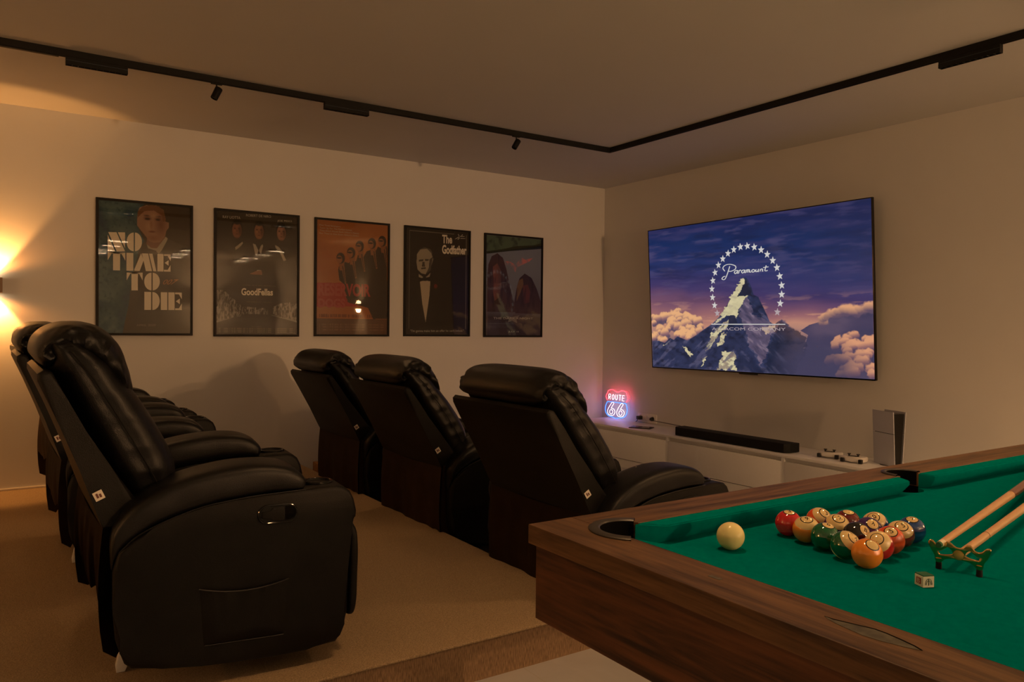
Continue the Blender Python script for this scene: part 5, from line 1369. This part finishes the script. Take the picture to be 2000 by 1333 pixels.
for n_ in POS: ball(n_)
bm = bmesh.new(); bmesh.ops.create_uvsphere(bm, u_segments=48, v_segments=32, radius=R)
o = obj('cue_ball', bm, pmat('cue_ball_cream', (.74, .66, .30), .03, spec=.75, coat=.0), None, (1.2705, 1.0775, BED + R)); tag(o, 'plain cream cue ball alone to the left of the rack', 'cue ball')
for p in o.data.polygons: p.use_smooth = True

# ------------------------------------------------------------ cues
def cue(name, label, tip, end, bridge):
    tip, end = Vector(tip), Vector(end); d = (end - tip); Ln = d.length
    t = thing(name, label, 'cue', tip); t.rotation_mode = 'QUATERNION'; t.rotation_quaternion = d.to_track_quat('X', 'Z')
    if not bridge:
        bm = bmesh.new(); tube(bm, [(0, 0, 0), (.004, 0, 0), (.0075, 0, 0)], [.0052, .0061, .0062], 20); obj('leather_tip', bm, M['cue_tip'], t)
        bm = bmesh.new(); tube(bm, [(.0076, 0, 0), (.031, 0, 0)], [.0063, .0064], 20); obj('ferrule', bm, M['ivory'], t)
        a = .0311
    else: a = .004
    bm = bmesh.new(); tube(bm, [(a, 0, 0), (.3, 0, 0), (.735, 0, 0)], [.0064 if not bridge else .0078, .0080, .0104], 24); obj('shaft', bm, M['maple'], t)
    if bridge:
        bm = bmesh.new(); tube(bm, [(.21, 0, 0), (.2125, 0, 0)], [.00835, .00835], 24); obj('shaft_ring', bm, M['cue_brown'], t)
    bm = bmesh.new(); tube(bm, [(.7351, 0, 0), (1.0, 0, 0), (Ln - .02, 0, 0), (Ln, 0, 0)], [.0108, .0128, .0150, .0143], 24); obj('butt', bm, M['cue_brown'], t)
    return t
HC = Vector((1.525, .743, BED)); DIRC = Vector((.975, .222, 0)); LATC = Vector((-.222, .975, 0))
cue('pool_cue', 'pale maple pool cue with brown butt, its tip resting on the brass bridge head', (1.498, .768, BED + .0505), (2.935, 1.135, BED + .0153), False)
bs = cue('bridge_stick', 'pale maple bridge stick carrying the brass bridge head, right of the other cue', (1.524, .743, BED + .0335), (2.96, 1.068, BED + .0153), True)
def plate(loops, ext, bev):
    cu = bpy.data.curves.new('plate', 'CURVE'); cu.dimensions = '2D'; cu.fill_mode = 'BOTH'; cu.extrude = ext; cu.bevel_depth = bev; cu.bevel_resolution = 2
    for lp in loops:
        sp = cu.splines.new('POLY'); sp.points.add(len(lp) - 1)
        for i, (x, y) in enumerate(lp): sp.points[i].co = (x, y, 0, 1)
        sp.use_cyclic_u = True
    o = bpy.data.objects.new('plate', cu); C.objects.link(o); dg = bpy.context.evaluated_depsgraph_get(); dg.update()
    me = bpy.data.meshes.new_from_object(o.evaluated_get(dg)); bpy.data.objects.remove(o)
    bm = bmesh.new(); bm.from_mesh(me); bpy.data.meshes.remove(me); bmesh.ops.remove_doubles(bm, verts=bm.verts, dist=1e-6); return bm
out = [(50, 53), (46, 52), (40, 46), (34, 44), (28, 46), (21, 54), (15, 53), (7, 47), (0, 46), (-7, 47), (-13, 53), (-19, 54), (-26, 46), (-33, 44), (-40, 47), (-45, 53), (-51, 54), (-52, 49), (-47, 36), (-41, 26), (-39, 16), (-30, 16), (-25, 21), (-13, 25), (13, 25), (25, 21), (30, 16), (39, 16), (41, 26), (47, 36), (52, 48)]
h1 = [(37, 37), (31, 37), (24, 43), (18, 46), (11, 40), (10, 33), (22, 29), (34, 28)]
sm = lambda lp: [tuple(x / 1000 for x in q) for q in resample([list(map(float, p)) for p in lp + [lp[0]]], 3)[:-1]]
bm = plate([sm(out), sm(h1), sm([(-x, y) for x, y in h1[::-1]])], .0016, .0012)
B3 = Matrix((LATC, (0, 0, 1), (LATC.cross(Vector((0, 0, 1)))))).transposed()
inv = bs.rotation_quaternion.to_matrix().inverted()
def tolocal(bm_):
    for v_ in bm_.verts: v_.co = inv @ ((B3 @ v_.co) + HC - Vector((1.524, .743, BED + .0335)))
tolocal(bm)
head = obj('bridge_head', bm, M['brass'], bs)
bm = bmesh.new(); tube(bm, [(0, .0335, -.004), (0, .0335, -.001), (0, .0335, .004)], [.0092, .0105, .0092], 20); tolocal(bm); obj('head_socket', bm, M['brass'], head)
for s in (1, -1):
    bm = bmesh.new(); tube(bm, [(s * .0345, .021, 0), (s * .0345, .012, 0)], [.0062, .0050], 14); tolocal(bm); obj('foot_sleeve', bm, M['brass'], head)
    bm = bmesh.new(); tube(bm, [(s * .0345, .0135, 0), (s * .0345, .0006, 0), (s * .0345, .0, 0)], [.0052, .0056, .0048], 14); tolocal(bm); obj('rubber_foot', bm, M['black_matte'], head)

# ------------------------------------------------------------ chalk
t = thing('chalk_cube', 'small cue chalk cube in a printed paper wrapper, green top, in front of the rack', 'chalk', (1.392, .7375, BED), radians(-24))
h_ = .0112
bm = bmesh.new(); box(bm, (-h_, -h_, .0003), (h_, h_, .0200), bev=.0006); obj('paper_wrapper', bm, M['chalk_paper'], t, smooth=False)
bm = bmesh.new(); box(bm, (-h_ + .0003, -h_ + .0003, .0201), (h_ - .0003, h_ - .0003, .0222), bev=.0006); lathe(bm, [(.0068, 0), (.0060, .0003), (0, -.0001)], (0, 0, .0223), 20); obj('chalk', bm, M['chalk_green'], t, smooth=False)
bm = bmesh.new()
for s in (-1, 1):
    for a0, a1, r_ in ((0, 90, .0062), (0, 90, .0042)):
        pts = [(s * (.0005 + r_ * cos(radians(a))), -h_ - .0003, .005 + .011 * sin(radians(a)) * r_ / .0062) for a in range(0, 91, 15)]
        tube(bm, pts, .0004, 4)
tube(bm, [(0, -h_ - .0003, .004), (0, -h_ - .0003, .016)], .0007, 4); obj('printed_emblem', bm, M['chalk_ink'], t, smooth=False)
bm = bmesh.new(); box(bm, (-h_ - .0004, -.006, .005), (-h_ - .0001, .006, .016)); obj('printed_patch', bm, M['chalk_red'], t, smooth=False)
bm = bmesh.new(); put_text(bm, 'B', quad_fn([(-h_ - .0006, .0035, .0065), (-h_ - .0006, -.0035, .0065), (-h_ - .0006, .0035, .0145), (-h_ - .0006, -.0035, .0145)])); obj('printed_letter', bm, M['chalk_paper'], t, smooth=False)
